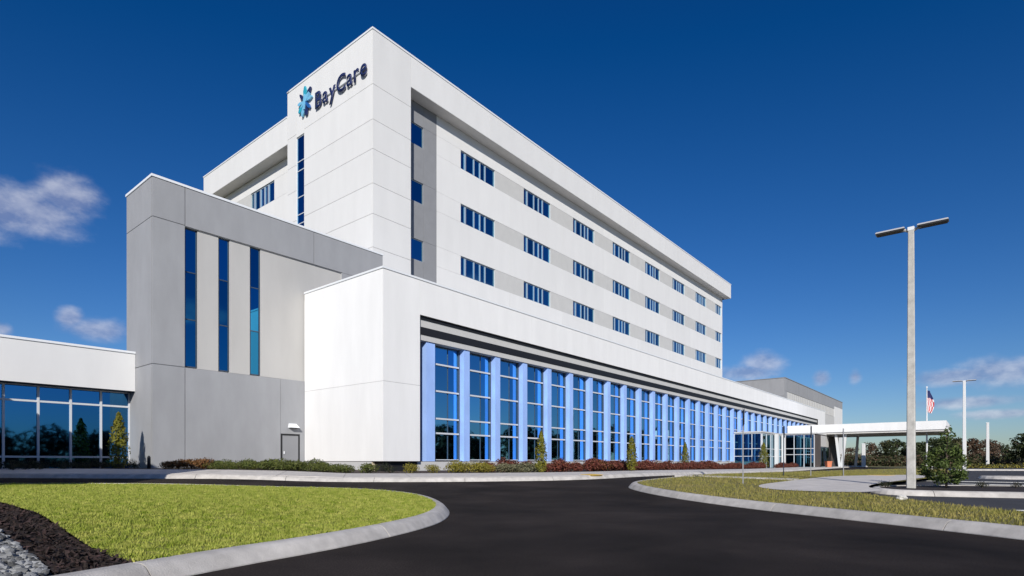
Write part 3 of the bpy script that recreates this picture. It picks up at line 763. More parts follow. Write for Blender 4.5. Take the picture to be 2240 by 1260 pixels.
# emblem: petals round a centre at b = 16.0, z = 27.62
def petal(ang, r0, r1, w0, w1, m, name='emblem_petal', d=0.):
    d_ = (math.sin(ang), math.cos(ang)); n = (d_[1], -d_[0])
    rm = r0+(r1-r0)*.68
    poly = [(d_[0]*r0-n[0]*w0, d_[1]*r0-n[1]*w0), (d_[0]*rm-n[0]*w1, d_[1]*rm-n[1]*w1), (d_[0]*r1*1.0-n[0]*w1*.35, d_[1]*r1-n[1]*w1*.35), (d_[0]*r1+n[0]*w1*.35, d_[1]*r1+n[1]*w1*.35), (d_[0]*rm+n[0]*w1, d_[1]*rm+n[1]*w1), (d_[0]*r0+n[0]*w0, d_[1]*r0+n[1]*w0)]
    mb = MB().prism(poly, lambda x, y, q: (-q, 4.0-x, 1.2+y), 0.06, .16+d)
    mb.build(name, m, SG.e)
for ang, r0, r1, w0, w1, m in [(0, .1, 1.12, .12, .2, M_teal), (45, .16, 1.1, .08, .17, M_navy), (88, .2, .95, .06, .13, M_cyan), (135, .16, 1.0, .08, .13, M_blue), (168, .2, 1.1, .1, .2, M_navy),
                               (200, .2, 1.05, .1, .2, M_cyan), (235, .18, 1.0, .08, .2, M_teal), (275, .2, .95, .06, .13, M_cyan), (318, .18, .98, .07, .13, M_navy)]:
    petal(math.radians(ang), r0, r1, w0, w1, m, d=.0+.004*(int(ang) % 7))
petal(math.radians(55), -.55, .75, .06, .2, M_cyan, d=.04); petal(math.radians(5), -.6, .5, .1, .15, M_cyan, d=.05)

# ------------------------------------------------------------------ vegetation
def quads_mesh(name, c, n, sx, sy, mats, bend=.0, mi=None, roll=None):
    """leaf-sized pointed faces at centres c (N,3), facing n (N,3), sized sx by sy (N,)"""
    N = len(c)
    if N == 0: return bpy.data.meshes.new(name)
    n = n/np.linalg.norm(n, axis=1, keepdims=True)
    r = NR.normal(size=(N, 3)); u = np.cross(n, r); u /= np.linalg.norm(u, axis=1, keepdims=True); w = np.cross(n, u)
    sx = np.broadcast_to(sx, (N,))[:, None]; sy = np.broadcast_to(sy, (N,))[:, None]
    v = np.stack([c-u*sy*.5, c+w*sx*.5+n*bend*sx, c+u*sy*.5, c-w*sx*.5+n*bend*sx], 1).reshape(-1, 3)
    me = bpy.data.meshes.new(name)
    me.vertices.add(4*N); me.loops.add(4*N); me.polygons.add(N)
    me.vertices.foreach_set('co', v.astype(np.float32).ravel()); me.loops.foreach_set('vertex_index', np.arange(4*N, dtype=np.int32))
    me.polygons.foreach_set('loop_start', np.arange(0, 4*N, 4, dtype=np.int32)); me.polygons.foreach_set('loop_total', np.full(N, 4, dtype=np.int32))
    for m in mats: me.materials.append(m)
    if mi is not None: me.polygons.foreach_set('material_index', mi.astype(np.int32))
    me.update(calc_edges=True); return me
def blob_points(blobs, per):
    """points near the surface and inside a set of ellipsoids -> centres, outward normals"""
    cs, ns = [], []
    for (x, y, z, rx, ry, rz) in blobs:
        k = max(3, int(per*(rx*ry+ry*rz+rx*rz)/3))
        d = NR.normal(size=(k, 3)); d /= np.linalg.norm(d, axis=1, keepdims=True)
        rad = NR.uniform(.35, 1.05, (k, 1))**.5
        cs.append(np.array([x, y, z])+d*rad*np.array([rx, ry, rz])); ns.append(d+NR.normal(scale=.55, size=(k, 3))+np.array([0, 0, .35]))
    return np.concatenate(cs), np.concatenate(ns)
def foliage(name, c, m2, **k): return mat(name, c, .6, var2=m2, scale=k.get('scale', 5.), trans=.25, island=k.get('island', .35), spec=.3)
F_hedge = foliage('hedge_leaf', (.07, .10, .02), (.15, .16, .04))
F_gold = foliage('gold_leaf', (.20, .19, .02), (.30, .25, .05))
F_sage = foliage('sage_leaf', (.13, .14, .08), (.22, .20, .11))
F_red = foliage('red_leaf', (.12, .03, .028), (.23, .085, .045))
F_rust = foliage('rust_leaf', (.15, .065, .022), (.24, .13, .045))
F_cyp = foliage('cypress_leaf', (.12, .13, .012), (.24, .22, .03))
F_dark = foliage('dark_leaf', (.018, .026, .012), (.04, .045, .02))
F_bush = foliage('glossy_leaf', (.055, .095, .018), (.13, .17, .045))
F_oak = foliage('tree_leaf_green', (.030, .045, .016), (.065, .08, .03), scale=.5)
F_brown = foliage('tree_leaf_brown', (.085, .055, .035), (.14, .09, .055), scale=.5)
F_wood = mat('woodland_leaf_backlit', (.011, .016, .008), .8, var2=(.024, .03, .014), scale=.4, spec=.1)  # leaf colour darkened to imitate backlit trees mirrored in the glass
F_olive = foliage('tree_leaf_olive', (.06, .065, .03), (.10, .095, .04), scale=.5)

def shrub_mesh(m, w, h, n, leaf, spiky=0.):
    bl = [(R.uniform(-.3, .3)*w, R.uniform(-.3, .3)*w, h*R.uniform(.35, .68), w*R.uniform(.28, .4), w*R.uniform(.28, .4), h*R.uniform(.28, .36)) for _ in range(6)]+[(0, 0, h*.32, w*.42, w*.42, h*.34)]
    c, nn = blob_points(bl, 1); 
    tot = sum((b[3]*b[4]+b[4]*b[5]+b[3]*b[5])/3 for b in bl)
    c, nn = blob_points(bl, n/tot)
    c[:, 2] = np.maximum(c[:, 2], .01)
    return quads_mesh('foliage', c, nn, leaf*.6, leaf*(1+spiky), [m], .1)
def stem_mesh(h):
    mb = MB()
    for k in range(4):
        t = k*1.6; mb.tube([(0, 0, -.03), (math.cos(t)*.05, math.sin(t)*.05, h*.35), (math.cos(t)*.12, math.sin(t)*.12, h*.7)], [.014, .011, .006], 5)
    me = mb.mesh('stem', [M_bark]); return me
SHR = {}
def shrubs(kind, m, w, h, n, leaf, spiky=0., variants=4):
    SHR[kind] = [(shrub_mesh(m, w, h, n, leaf, spiky), stem_mesh(h)) for _ in range(variants)]
shrubs('hedge', F_hedge, .85, .40, 800, .065); shrubs('gold', F_gold, .9, .54, 900, .065); shrubs('sage', F_sage, 1.0, .5, 900, .07, .8)
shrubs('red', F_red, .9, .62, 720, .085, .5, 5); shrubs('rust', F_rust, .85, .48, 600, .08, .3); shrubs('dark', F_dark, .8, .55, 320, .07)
def shrub(kind, x, y, label, group, s=1., name='shrub', z=.115):
    me, st = SHR[kind][R.randrange(len(SHR[kind]))]
    e = bpy.data.objects.new(name, None); col.objects.link(e); tag(e, label, 'shrub', group)
    e.location = (x, y, g(x, y)+z); e.rotation_euler = (0, 0, R.uniform(0, 6.28)); q = s*R.uniform(.76, 1.16); e.scale = (q, q, q*R.uniform(.9, 1.12))
    new_obj('foliage', me, None, e); new_obj('stem', st, None, e); return e

ORD = 'first second third fourth fifth sixth seventh eighth ninth tenth eleventh twelfth thirteenth fourteenth fifteenth sixteenth seventeenth eighteenth nineteenth twentieth'.split()+['twenty-'+w for w in 'first second third fourth fifth'.split()]
def row(kind, pts, what, group, s=1.):
    for i, (x, y) in enumerate(pts): shrub(kind, x, y, '%s from the left, %s' % (ORD[i].capitalize(), what), group, s)
def along(p, q, n, jit=.0):
    return [(p[0]+(q[0]-p[0])*(i+.5)/n+R.uniform(-jit, jit), p[1]+(q[1]-p[1])*(i+.5)/n+R.uniform(-jit, jit)) for i in range(n)]
# hedge below the grey block, two staggered rows
hp = [(-13.6, 23.5), (-9, 23.7), (-6.9, 23.9)]
row('hedge', along((-12.6, 23.7), (-6.7, 24.0), 12, .06), 'low green shrub in the front hedge row below the grey block', 'front hedge row')
row('hedge', along((-13.3, 24.5), (-7.4, 24.9), 12, .08), 'low green shrub in the back hedge row below the grey block', 'back hedge row', 1.1)
row('rust', along((-14.6, 23.8), (-12.7, 24.0), 4, .08), 'copper-tipped shrub at the left end of the green hedge', 'copper shrubs left of the hedge', .95)
shrub('hedge', -6.0, 23.75, 'lone rounded green shrub right of the hedge before the tan plinth', None, 1.0)
shrub('dark', -5.05, 23.6, 'small dark shrub at the white podium corner', None, .85)
# beds before the podium
for k, (x, y) in enumerate([(-4.3, 24.0), (-3.3, 24.1)]): shrub('gold', x, y, ['round yellow-green shrub nearest the white podium corner', 'second round yellow-green shrub from the podium corner'][k], 'yellow-green shrubs', .85)
row('gold', along((-2.7, 24.3), (-.9, 24.5), 4, .08), 'golden shrub in the front row below the first blue fins', 'golden front row')
row('sage', along((-.7, 24.6), (1.0, 25.1), 4, .08), 'pale sage shrub left of the first columnar cypress', 'sage front row', 1.0)
row('red', along((-1.6, 25.5), (.9, 26.3), 5, .1), 'dark red shrub behind the sage shrubs', 'red shrubs behind the sage row', .95)
pA, pB, pC = W(3.6, -6.9), W(14, -6.4), W(46, -3.9)
row('red', along(pA, pB, 13, .12), 'red-leaved shrub in the front row between first and second cypress', 'red shrubs between first and second cypress')
row('rust', along(W(3.9, -5.7), W(14, -5.3), 12, .15), 'copper shrub in the second row between first and second cypress', 'copper shrubs behind the first red row', 1.05)
row('red', along(W(14.2, -6.0), W(26, -5.4), 14, .15), 'red-leaved shrub between second and third cypress', 'red shrubs between second and third cypress', 1.05)
row('rust', along(W(14.5, -4.8), W(26, -4.2), 10, .15), 'copper shrub between second and third cypress', 'copper shrubs between second and third cypress', 1.1)
row('red', along(W(26.5, -5.2), W(50, -4.0), 24, .2), 'red-leaved shrub beyond the third cypress before the entrance', 'red shrubs beyond the third cypress', 1.15)
row('red', along(W(52, -4.6), W(63, -4.2), 9, .15), 'small red shrub below the glazed entrance bay', 'red shrubs at the entrance bay', 1.0)
shrub('rust', *W(9.6, -6.5), 'broad rust-orange shrub standing out between first and second cypress', None, 1.5)
# planting in the shade of the low wing
row('dark', along(W(-13, 8.6), W(-8.3, 7.9), 11, .15), 'dark shaded shrub at the foot of the low glass wing', 'shaded shrubs at the low wing', .9)
row('dark', along(W(-13, 7.3), W(-8.5, 6.2), 9, .2), 'dark shaded shrub in the outer row before the low glass wing', 'outer shaded shrubs', .75)

def cypress(x, y, h, w, label, z=.115):
    e = bpy.data.objects.new('columnar_cypress', None); col.objects.link(e); tag(e, label, 'tree', 'columnar cypresses along the building')
    e.location = (x, y, g(x, y)+z)
    n = 1500; t = NR.uniform(0, 1, n)**.85
    prof = np.interp(t, [0, .06, .25, .6, .88, 1], [.55, .9, 1, .8, .38, .05])*w/2
    a = NR.uniform(0, 6.283, n); lump = 1+.22*np.sin(a*3+t*21)+.15*np.sin(a*5-t*33)
    rr = prof*lump*NR.uniform(.45, 1.05, n)**.5
    c = np.stack([np.cos(a)*rr, np.sin(a)*rr, .06+t*h*.96], 1); nn = np.stack([np.cos(a), np.sin(a), np.full(n, .5)], 1)+NR.normal(scale=.5, size=(n, 3))
    new_obj('crown', quads_mesh('crown', c, nn, .045*h/1.8, .10*h/1.8, [F_cyp], .1), None, e)
    MB().tube([(0, 0, -.05), (0, 0, h*.4), (0, 0, h*.85)], [.035, .028, .012], 7).build('trunk', M_bark, e)
cypress(1.27, 24.95, 1.85, .5, 'slender yellow-green cypress nearest the camera before the fourth tall window')
cypress(6.6, 31.5, 1.95, .56, 'second columnar cypress from the podium corner among red shrubs')
cypress(*W(27.6, -4.0), 2.25, .62, 'third columnar cypress from the podium corner before the blue fins')
cypress(*W(51.3, -3.6), 3.0, 1.0, 'farthest columnar cypress beside the glazed entrance bay')
cypress(*W(-9.0, 7.2), 2.55, .75, 'columnar shrub before the low glass wing with sunlit yellow-green top')

# round-bottomed young evergreen beside the lamp post
def young_evergreen(x, y):
    e = bpy.data.objects.new('young_evergreen', None); col.objects.link(e)
    tag(e, 'bushy dark green young evergreen right of the tall lamp post', 'tree'); e.location = (x, y, g(x, y)+.13)
    rr = random.Random(3); bl = []
    for k in range(70):
        t = rr.random()**1.1; z = .2+t*.95
        rad = np.interp(z, [.2, .45, .75, 1.0, 1.15], [.38, .6, .54, .4, .2])
        a = rr.uniform(0, 6.28); q = rad*rr.uniform(.3, 1)**.6
        bl.append((math.cos(a)*q-.02, math.sin(a)*q, z, .13, .13, .11))
    bl += [(.05, 0, 1.7, .1, .1, .17), (-.05, .03, 1.54, .15, .12, .12), (.15, 0, 1.55, .13, .1, .12), (.03, 0, 1.38, .1, .1, .1), (-.1, 0, 1.42, .09, .09, .07), (.0, 0, 1.2, .1, .1, .1), (.28, 0, 1.22, .1, .1, .09), (-.25, 0, 1.1, .1, .1, .09)]
    c, nn = blob_points(bl, 2600); keep = c[:, 2] > .03; c, nn = c[keep], nn[keep]
    new_obj('crown', quads_mesh('crown', c, nn, .045, .095, [F_bush], .15), None, e)
    mb = MB().tube([(0, 0, -.1), (.01, 0, .7), (0, 0, 1.7)], [.035, .026, .008], 7)
    for k in range(9):
        a = k*2.4; z = .25+k*.13; mb.tube([(0, 0, z), (math.cos(a)*.3, math.sin(a)*.3, z+.22)], [.014, .005], 5)
    mb.build('trunk', M_bark, e)
young_evergreen(12.72, 16.75)
for k, (x, y) in enumerate([(10.9, 16.7), (11.25, 17.2), (13.9, 16.9), (14.8, 16.8), (16.2, 16.2)]):
    shrub('dark', x, y, ['low dark plant at the left tip of the lamp post median', 'low dark plant just behind the lamp post', 'low dark plant right of the young evergreen', 'second low dark plant right of the young evergreen', 'farthest right low dark plant on the median'][k], 'low plants on the median', .45, z=.135)

# trees of the far wood
def tree_proto(m, h, w, n, leaf, seed, palm=False):
    rr = random.Random(seed); bl = []
    for k in range(22):
        t = rr.random(); z = h*(.30+.66*t); rad = w/2*np.interp(t, [0, .35, .75, 1], [.75, 1, .75, .25])
        a = rr.uniform(0, 6.28); q = rad*rr.random()**.5*.85
        s = w*rr.uniform(.12, .2); bl.append((math.cos(a)*q, math.sin(a)*q, z, s, s, s*.8))
    tot = sum((b[3]*b[4]+b[4]*b[5]+b[3]*b[5])/3 for b in bl)
    c, nn = blob_points(bl, n/tot)
    cm = quads_mesh('crown', c, nn, leaf*.7, leaf*1.2, [m], .1)
    mb = MB().tube([(0, 0, -.3), (.05*w*.2, 0, h*.3), (0, .03*w, h*.62), (0, 0, h*.88)], [h*.028, h*.02, h*.012, h*.004], 7)
    for k in range(7):
        a = k*2.4; z = h*(.28+.06*k); mb.tube([(0, 0, z), (math.cos(a)*w*.18, math.sin(a)*w*.18, z+h*.1), (math.cos(a)*w*.34, math.sin(a)*w*.34, z+h*.17)], [h*.011, h*.007, h*.003], 5)
    return cm, mb.mesh('trunk', [M_bark])
PT = [tree_proto(F_oak, 7.5, 7, 1500, .5, 1), tree_proto(F_oak, 6.5, 6, 1400, .45, 2), tree_proto(F_brown, 6.0, 5.5, 900, .4, 3), tree_proto(F_brown, 5.5, 6, 900, .4, 4), tree_proto(F_olive, 6.8, 6, 1300, .45, 5)]
def tree(k, x, y, s, label, group):
    e = bpy.data.objects.new('tree', None); col.objects.link(e); tag(e, label, 'tree', group)
    e.location = (x, y, g(x, y)-.12); e.rotation_euler = (0, 0, R.uniform(0, 6.28)); e.scale = (s, s, s*R.uniform(.85, 1.1))
    new_obj('crown', PT[k][0], None, e); new_obj('trunk', PT[k][1], None, e)
def at(u, Y): return ((u-1120)/1251*Y, Y)
for u, Y, k, s, lb in [(1862, 150, 3, 1.05, 'brown leafless-looking tree just right of the rear wing below the canopy'), (1900, 150, 2, 1.05, 'second brown tree seen under the canopy'),
        (1938, 140, 4, 1.0, 'olive tree left of the lamp post under the canopy'), (1962, 135, 0, 1.0, 'dense green tree just left of the lamp post base'), (2012, 130, 1, 1.05, 'green tree just right of the lamp post'),
        (2038, 135, 0, .95, 'green tree behind the flagpole'), (2062, 128, 1, .95, 'green tree behind the crown of the young evergreen'), (2092, 132, 4, 1.0, 'olive tree right of the young evergreen'),
        (2128, 126, 2, 1.25, 'brown tree left of the far thin lamp pole'), (2158, 130, 3, 1.3, 'brown tree behind the far thin lamp pole'), (2185, 138, 2, 1.0, 'brown tree between far pole and dark tree at the edge'),
        (2212, 165, 4, .8, 'distant low olive tree near the right edge'), (2236, 95, 0, .95, 'dark tree cut by the right edge of the picture')]:
    x, y = at(u, Y); tree(k, x, y, s*.9, lb, 'trees of the far wood')
# low scrub below the trees
def scrub(name, pts, m, h, w, n, leaf, label):
    bl = [(x, y, g(x, y)-.12+h*.4*R.uniform(.6, 1.1), w*R.uniform(.5, 1), w*.6, h*.5*R.uniform(.7, 1.3)) for x, y in pts]
    tot = sum((b[3]*b[4]+b[4]*b[5]+b[3]*b[5])/3 for b in bl)
    c, nn = blob_points(bl, n/tot); c[:, 2] = np.maximum(c[:, 2], -.1)
    return tag(new_obj(name, quads_mesh(name, c, nn, leaf*.7, leaf*1.2, m, .1, mi=NR.integers(0, len(m), len(c)))), label, 'scrub', kind='stuff')
scrub('scrub', [at(u, 120+R.uniform(-6, 10)) for u in range(1846, 2250, 7)], [F_brown, F_oak, F_olive], 2.6, 2.6, 16000, .4, 'brown and green scrub along the foot of the far wood')
scrub('low_hedge', [at(u, 78+R.uniform(-1, 1)) for u in range(2100, 2250, 6)], [F_olive, F_gold], .8, 1.4, 3000, .22, 'low yellow-green hedge at the end of the parking lot')
# woodland that closes the horizon all round (seen in the glass)
wp = []
for k in range(520):
    a = R.uniform(.75, 2*math.pi-.62); d = R.uniform(105, 150)
    x, y = math.sin(a)*d, math.cos(a)*d
    if y > 60 and -150 < x < 40: continue
    wp.append((x, y, R.uniform(1.5, 7.6), R.uniform(3.2, 5.5), R.uniform(3.2, 5.5), R.uniform(2.0, 3.6)))
tot = sum((b[3]*b[4]+b[4]*b[5]+b[3]*b[5])/3 for b in wp)
c, nn = blob_points(wp, 75000/tot)
tag(new_obj('far_woodland', quads_mesh('far_woodland', c, nn, .8, 1.3, [F_wood], .1)), 'distant woodland round the site, leaf colour darkened as if backlit', 'woodland', kind='stuff')
for k, (x, y, s) in enumerate([(-34, -8, 1.1), (-27, -20, 1.2), (-42, -2, 1.2), (40, -15, 1.1)]):
    tree(k % 2, x, y, s, ['dense green tree behind the camera on the left lot edge', 'dense green tree farthest behind the camera', 'dense green tree beyond the forward wing', 'dense green tree right of the camera in the parking lot'][k], 'trees round the lot')

# ------------------------------------------------------------------ grass, gravel, mulch
def tri_area_sample(poly, n):
    xs = np.array([p[0] for p in poly]); ys = np.array([p[1] for p in poly]); out = []
    P = np.array(poly)
    while sum(len(o) for o in out) < n:
        x = NR.uniform(xs.min(), xs.max(), n*2); y = NR.uniform(ys.min(), ys.max(), n*2); c = np.zeros(n*2, bool)
        for i in range(len(P)):
            x1, y1 = P[i]; x2, y2 = P[(i+1) % len(P)]
            if y1 == y2: continue
            c ^= ((y1 > y) != (y2 > y)) & (x < (x2-x1)*(y-y1)/(y2-y1)+x1)
        out.append(np.stack([x[c], y[c]], 1))
    return np.concatenate(out)[:n]
def blades(name, pts, zf, m, h0, h1, w, label, clump=.4):
    N = len(pts); z = zf(pts[:, 0], pts[:, 1])
    big = .5+.5*np.sin(pts[:, 0]*2.1+np.sin(pts[:, 1]*1.7)*2)*np.sin(pts[:, 1]*1.9+np.cos(pts[:, 0]*1.3)*2)
    sm = np.sin(pts[:, 0]*17+3*np.sin(pts[:, 1]*7))*np.sin(pts[:, 1]*14+3*np.sin(pts[:, 0]*6))
    h = NR.uniform(h0, h1, N)*(1-clump*.5+clump*big)*(1+.5*sm); a = NR.uniform(0, 6.283, N); ln = NR.uniform(0, .9, N)*h; la = NR.uniform(0, 6.283, N)
    base = np.stack([pts[:, 0], pts[:, 1], z-.005], 1); d = np.stack([np.cos(a), np.sin(a), np.zeros(N)], 1)*(w*NR.uniform(.6, 1.3, N))[:, None]
    tip = base+np.stack([np.cos(la)*ln, np.sin(la)*ln, h], 1)
    v = np.stack([base-d/2, base+d/2, tip], 1).reshape(-1, 3)
    me = bpy.data.meshes.new(name); me.vertices.add(3*N); me.loops.add(3*N); me.polygons.add(N)
    me.vertices.foreach_set('co', v.astype(np.float32).ravel()); me.loops.foreach_set('vertex_index', np.arange(3*N, dtype=np.int32))
    me.polygons.foreach_set('loop_start', np.arange(0, 3*N, 3, dtype=np.int32)); me.polygons.foreach_set('loop_total', np.full(N, 3, dtype=np.int32))
    me.materials.append(m); me.update(calc_edges=True)
    return tag(new_obj(name, me), label, 'grass', kind='stuff')
def mound_v(x, y):
    d = np.full(len(x), 1e9)
    for k in range(0, len(KI), 1): d = np.minimum(d, (KI[k, 0]-x)**2+(KI[k, 1]-y)**2)
    return gv_(x, y)+.15+.22*Sv(np.sqrt(d)/3.6)
mound_np = mound
gp = tri_area_sample(grass_poly, 420000)
dist = np.hypot(gp[:, 0], gp[:, 1]); keep = NR.uniform(0, 1, len(gp)) < np.clip((9.0/dist)**1.1, .25, 1)
blades('lawn_grass', gp[keep], mound_v, M_blade, .012, .04, .018, 'short yellow-green grass on the left island')
lp = tri_area_sample([p for p in lawn_r], 220000)
dist = np.hypot(lp[:, 0], lp[:, 1]); W_ = walk_poly
wk = np.array([inside((x, y), W_) for x, y in lp]); keep = (~wk) & (NR.uniform(0, 1, len(lp)) < np.clip((14.0/dist)**1.3, .06, 1)) & (dist > 5)
lp = lp[keep]
blades('strip_grass', lp, lambda x, y: gv_(x, y)+.145, M_blade2, .02, .07, .02, 'dry yellow-green grass on the right island')

def rocks(name, pts, zf, m, r0, r1, label, cat, flat=.7):
    ico = bmesh.new(); bmesh.ops.create_icosphere(ico, subdivisions=1, radius=1); iv = np.array([v.co[:] for v in ico.verts]); fi = np.array([[v.index for v in f.verts] for f in ico.faces]); ico.free()
    V, Fc = [], []; n = 0
    for x, y in pts:
        r = R.uniform(r0, r1); a = R.uniform(0, 6.28); q = iv*(1+NR.uniform(-.22, .22, (len(iv), 1)))*np.array([r*R.uniform(.8, 1.35), r*R.uniform(.7, 1.1), r*flat*R.uniform(.7, 1.2)])
        ti = R.uniform(-.5, .5); q = np.stack([q[:, 0]*math.cos(ti)-q[:, 2]*math.sin(ti), q[:, 1], q[:, 0]*math.sin(ti)+q[:, 2]*math.cos(ti)], 1)
        q = np.stack([q[:, 0]*math.cos(a)-q[:, 1]*math.sin(a), q[:, 0]*math.sin(a)+q[:, 1]*math.cos(a), q[:, 2]], 1)
        V.append(q+np.array([x, y, zf(x, y)+r*flat*.45])); Fc.append(fi+n); n += len(iv)
    me = bpy.data.meshes.new(name); me.from_pydata(np.concatenate(V).tolist(), [], np.concatenate(Fc).tolist()); me.materials.append(m)
    return tag(new_obj(name, me), label, cat, kind='stuff')
gv = [p for p in tri_area_sample([(-3.55, 4.25), (-3.65, 4.5), (-4.25, 5.05), (-5.33, 5.93), (-7.3, 7.36), (-9, 8), (-7.5, 5), (-5.6, 2.9), (-3.95, 2.9)], 9500)]
rocks('gravel', gv, lambda x, y: mound_np(x, y)-.06+R.uniform(0, .03), M_rock, .016, .045, 'grey and white gravel in the lower left corner', 'gravel')
mp = tri_area_sample(mulch_poly, 16000)
c = np.array([(x, y, mound_np(x, y)-.02+.03*math.sin(x*3.1)*math.sin(y*2.7)+R.uniform(0, .02)) for x, y in mp])
nn = NR.normal(size=(len(c), 3))*.6+np.array([0, 0, 1.])
tag(new_obj('mulch_chips', quads_mesh('mulch_chips', c, nn, NR.uniform(.015, .035, len(c)), NR.uniform(.05, .12, len(c)), [M_chip], .1)), 'dark brown bark mulch between gravel and grass', 'mulch', kind='stuff')

# ------------------------------------------------------------------ poles, flag, small things
def lamp_post(x, y, H_, w0, w1, label, heads=True, rot=ANG, m=M_pole, group='lamp posts'):
    e = bpy.data.objects.new('lamp_post', None); col.objects.link(e); tag(e, label, 'lamp post', group)
    e.location = (x, y, g(x, y)); e.rotation_euler = (0, 0, rot)
    b = MB(); c = .18
    def ring(w, z, ch):
        k = w/2; q = k*(1-ch); return [(-k, -q, z), (-q, -k, z), (q, -k, z), (k, -q, z), (k, q, z), (q, k, z), (-q, k, z), (-k, q, z)]
    zs = [0-.1, H_*.33, H_*.66, H_]; n = 0
    for i, z in enumerate(zs): b.v += ring(w0+(w1-w0)*max(z, 0)/H_, z, c)
    for i in range(3):
        for k in range(8): b.f.append((i*8+k, i*8+(k+1) % 8, i*8+8+(k+1) % 8, i*8+8+k)); b.mi.append(0)
    b.f.append(tuple(range(24, 32))); b.mi.append(0)
    b.build('pole', m, e)
    MB().box(-w1*.55, w1*.55, -w1*.55, w1*.55, H_-.02, H_+.08).build('cap', M_coping, e)
    if heads:
        for s in (-1, 1):
            ar = MB(); ar.tube([(0, s*w1*.3, H_-.02), (0, s*(w1*.5+.12), H_+.05), (0, s*(w1*.5+.25), H_+.09)], [.045, .04, .035], 8).build('arm', M_lamp, e)
            h = MB(); y0, y1 = s*(w1*.5+.07), s*(w1*.5+.80); lo, hi = min(y0, y1), max(y0, y1)
            zt = (H_+.06)
            h.hexa([(-.15, lo, zt), (.15, lo, zt), (.15, hi, zt), (-.15, hi, zt), (-.1, lo+.02, zt+.055), (.1, lo+.02, zt+.055), (.1, hi-.02, zt+.055), (-.1, hi-.02, zt+.055)])
            hd = h.build('lamp_head', M_lamp, e)
            MB().box(-.13, .13, lo+.03, hi-.03, zt-.035, zt-.002).build('lamp_lens', M_lampdk, hd)
    return e
lamp_post(11.55, 16.55, 7.6, .225, .145, 'tall pale concrete lamp post with two heads on the median')
lamp_post(43.5, 55, 8.6, .3, .22, 'white double-headed lamp post far right of the young evergreen', m=M_poleW)
lamp_post(86.5, 104, 7.9, .5, .4, 'far thin lamp pole before the brown trees at right', heads=False, m=M_poleW)
lamp_post(84, 106, 5.0, .45, .4, 'short far pole just left of the far thin lamp pole', heads=False)
lamp_post(58.4, 95, 3.8, .55, .5, 'short pale post under the canopy left of the tall lamp post', heads=False, m=M_poleW)

FP = bpy.data.objects.new('flagpole', None); col.objects.link(FP); FP.location = (54.4, 75, .0); tag(FP, 'thin white flagpole behind the canopy', 'flagpole')
MB().tube([(0, 0, -.1), (0, 0, 5), (0, 0, 10.6)], [.11, .09, .05], 10).build('pole', M_poleW, FP)
ball = MB(); ball.tube([(0, 0, 10.58), (0, 0, 10.66), (0, 0, 10.76), (0, 0, 10.82)], [.04, .1, .1, .03], 10); ball.build('finial', M_coping, FP)
def flag():
    b = MB(); nx, nz = 10, 26
    for j in range(nz+1):
        for i in range(nx+1):
            u = i/nx; t = j/nz
            x = .08+u*(.42+.34*math.sin(t*3.1)); y = .16*math.sin(u*9+t*3)*(.3+u); z = -t*2.85-u*u*.25
            b.v.append((x, y, z))
    for j in range(nz):
        for i in range(nx):
            a = j*(nx+1)+i; b.f.append((a, a+1, a+nx+2, a+nx+1))
            b.mi.append(2 if j < 9 else (0 if (i+j//6) % 2 else 1))
    return b
fl = flag(); fo = new_obj('flag', fl.mesh('flag', [M_red, M_fwhite, M_fblue], True)); fo.location = (54.4, 75, 10.3)
sm = fo.modifiers.new('thick', 'SOLIDIFY'); sm.thickness = .012
tag(fo, 'limp flag with dark blue top and red and white stripes', 'flag')

def sign_post(x, y, H_, label, plate=True, face=0., z=.14):
    e = bpy.data.objects.new('sign_post', None); col.objects.link(e); tag(e, label, 'sign post', 'thin sign posts on the right lawn')
    e.location = (x, y, g(x, y)+z); e.rotation_euler = (0, 0, face)
    MB().box(-.017, .017, -.017, .017, -.1, H_).build('post', M_grey2, e)
    if plate: MB().box(-.2, .2, .03, .036, H_-.5, H_-.02).build('plate', M_grey2, e)
ph = ANG+math.radians(8)
sign_post(7.15, 17.7, 2.35, 'thin pale sign post on the lawn nearest the road', True, math.atan2(-17.7, -7.15)+.06)
sign_post(11.4, 24.0, 2.1, 'thin post on the lawn left of the canopy columns', True, math.atan2(-24, -11.4)+.05)
sign_post(12.75, 24.4, 2.15, 'thin post on the lawn before the canopy columns', True, math.atan2(-24.6, -12.9)+.05)
sign_post(14.6, 25.2, 2.1, 'thin post on the lawn right of the canopy columns', False)

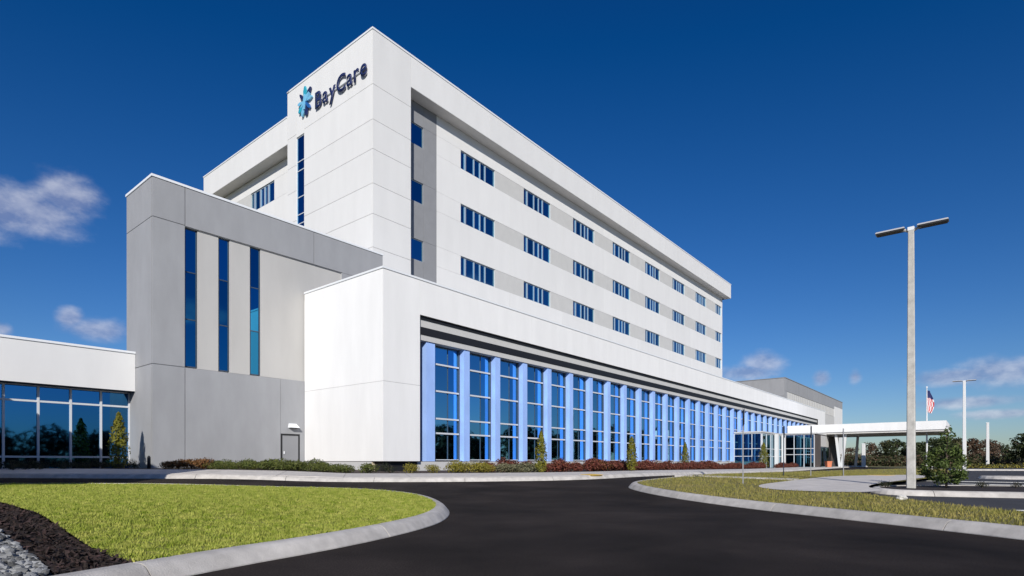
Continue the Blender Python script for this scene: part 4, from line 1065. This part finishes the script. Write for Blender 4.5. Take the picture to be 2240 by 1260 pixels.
def simple(name, mb, m, loc, label, cat, smooth=False):
    o = mb.build(name, m, None, smooth); o.location = loc; return tag(o, label, cat)
x, y = W(70, -6.9)
pl = bpy.data.objects.new('planter', None); col.objects.link(pl); pl.location = (*W(68.0, -7.2), g(*W(68.0, -7.2))+.15); tag(pl, 'terracotta planter box under the canopy', 'planter'); pl.scale = (.62, .62, .75)
MB().hexa([(-.42, -.42, 0), (.42, -.42, 0), (.42, .42, 0), (-.42, .42, 0), (-.52, -.52, .95), (.52, -.52, .95), (.52, .52, .95), (-.52, .52, .95)]).build('pot', M_terra, pl)
MB().box(-.56, .56, -.56, .56, .951, 1.05).build('rim', M_terra, pl)
bo = MB(); bo.tube([(0, 0, -.05), (0, 0, .75), (0, 0, .85), (0, 0, .9)], [.09, .09, .07, .02], 12)
simple('bollard', bo, M_poleW, (40.6, 55.3, .2), 'white bollard at the far lot end right of the flagpole', 'bollard', True)
bo = MB(); bo.tube([(0, 0, -.05), (0, 0, .5), (0, 0, .56), (0, 0, .6)], [.07, .07, .055, .02], 12)
simple('dark_bollard', bo, M_char, (*W(-8.2, 6.0), g(*W(-8.2, 6.0))+.1), 'small dark bollard at the left corner of the grey block', 'path light', True)  # plain dark post, no lamp in it
def boulder(loc, r, label):
    bm = bmesh.new(); bmesh.ops.create_icosphere(bm, subdivisions=3, radius=r)
    for v in bm.verts:
        d = v.co.normalized(); k = 1+.14*math.sin(d.x*5+1)*math.sin(d.y*4)+.1*math.sin(d.z*6+d.x*3); v.co = Vector((d.x*r*1.25*k, d.y*r*k, d.z*r*.8*k))
    me = bpy.data.meshes.new('boulder'); bm.to_mesh(me); bm.free()
    o = new_obj('boulder', me, M_stone); o.location = loc; tag(o, label, 'boulder')
boulder((8.55, 12.55, g(8.55, 12.55)+.19), .085, 'small pale boulder on the grass strip left of the parking lot')
for k, u in enumerate((1858, 1868, 1878, 1887)):
    x, y = at(u, 96); shrub('dark', x, y, ['leftmost dark low shrub beyond the canopy', 'second dark low shrub beyond the canopy', 'third dark low shrub beyond the canopy', 'dark low shrub at the foot of the short pale post'][k], 'dark low shrubs beyond the canopy', 2.0, z=-.1)
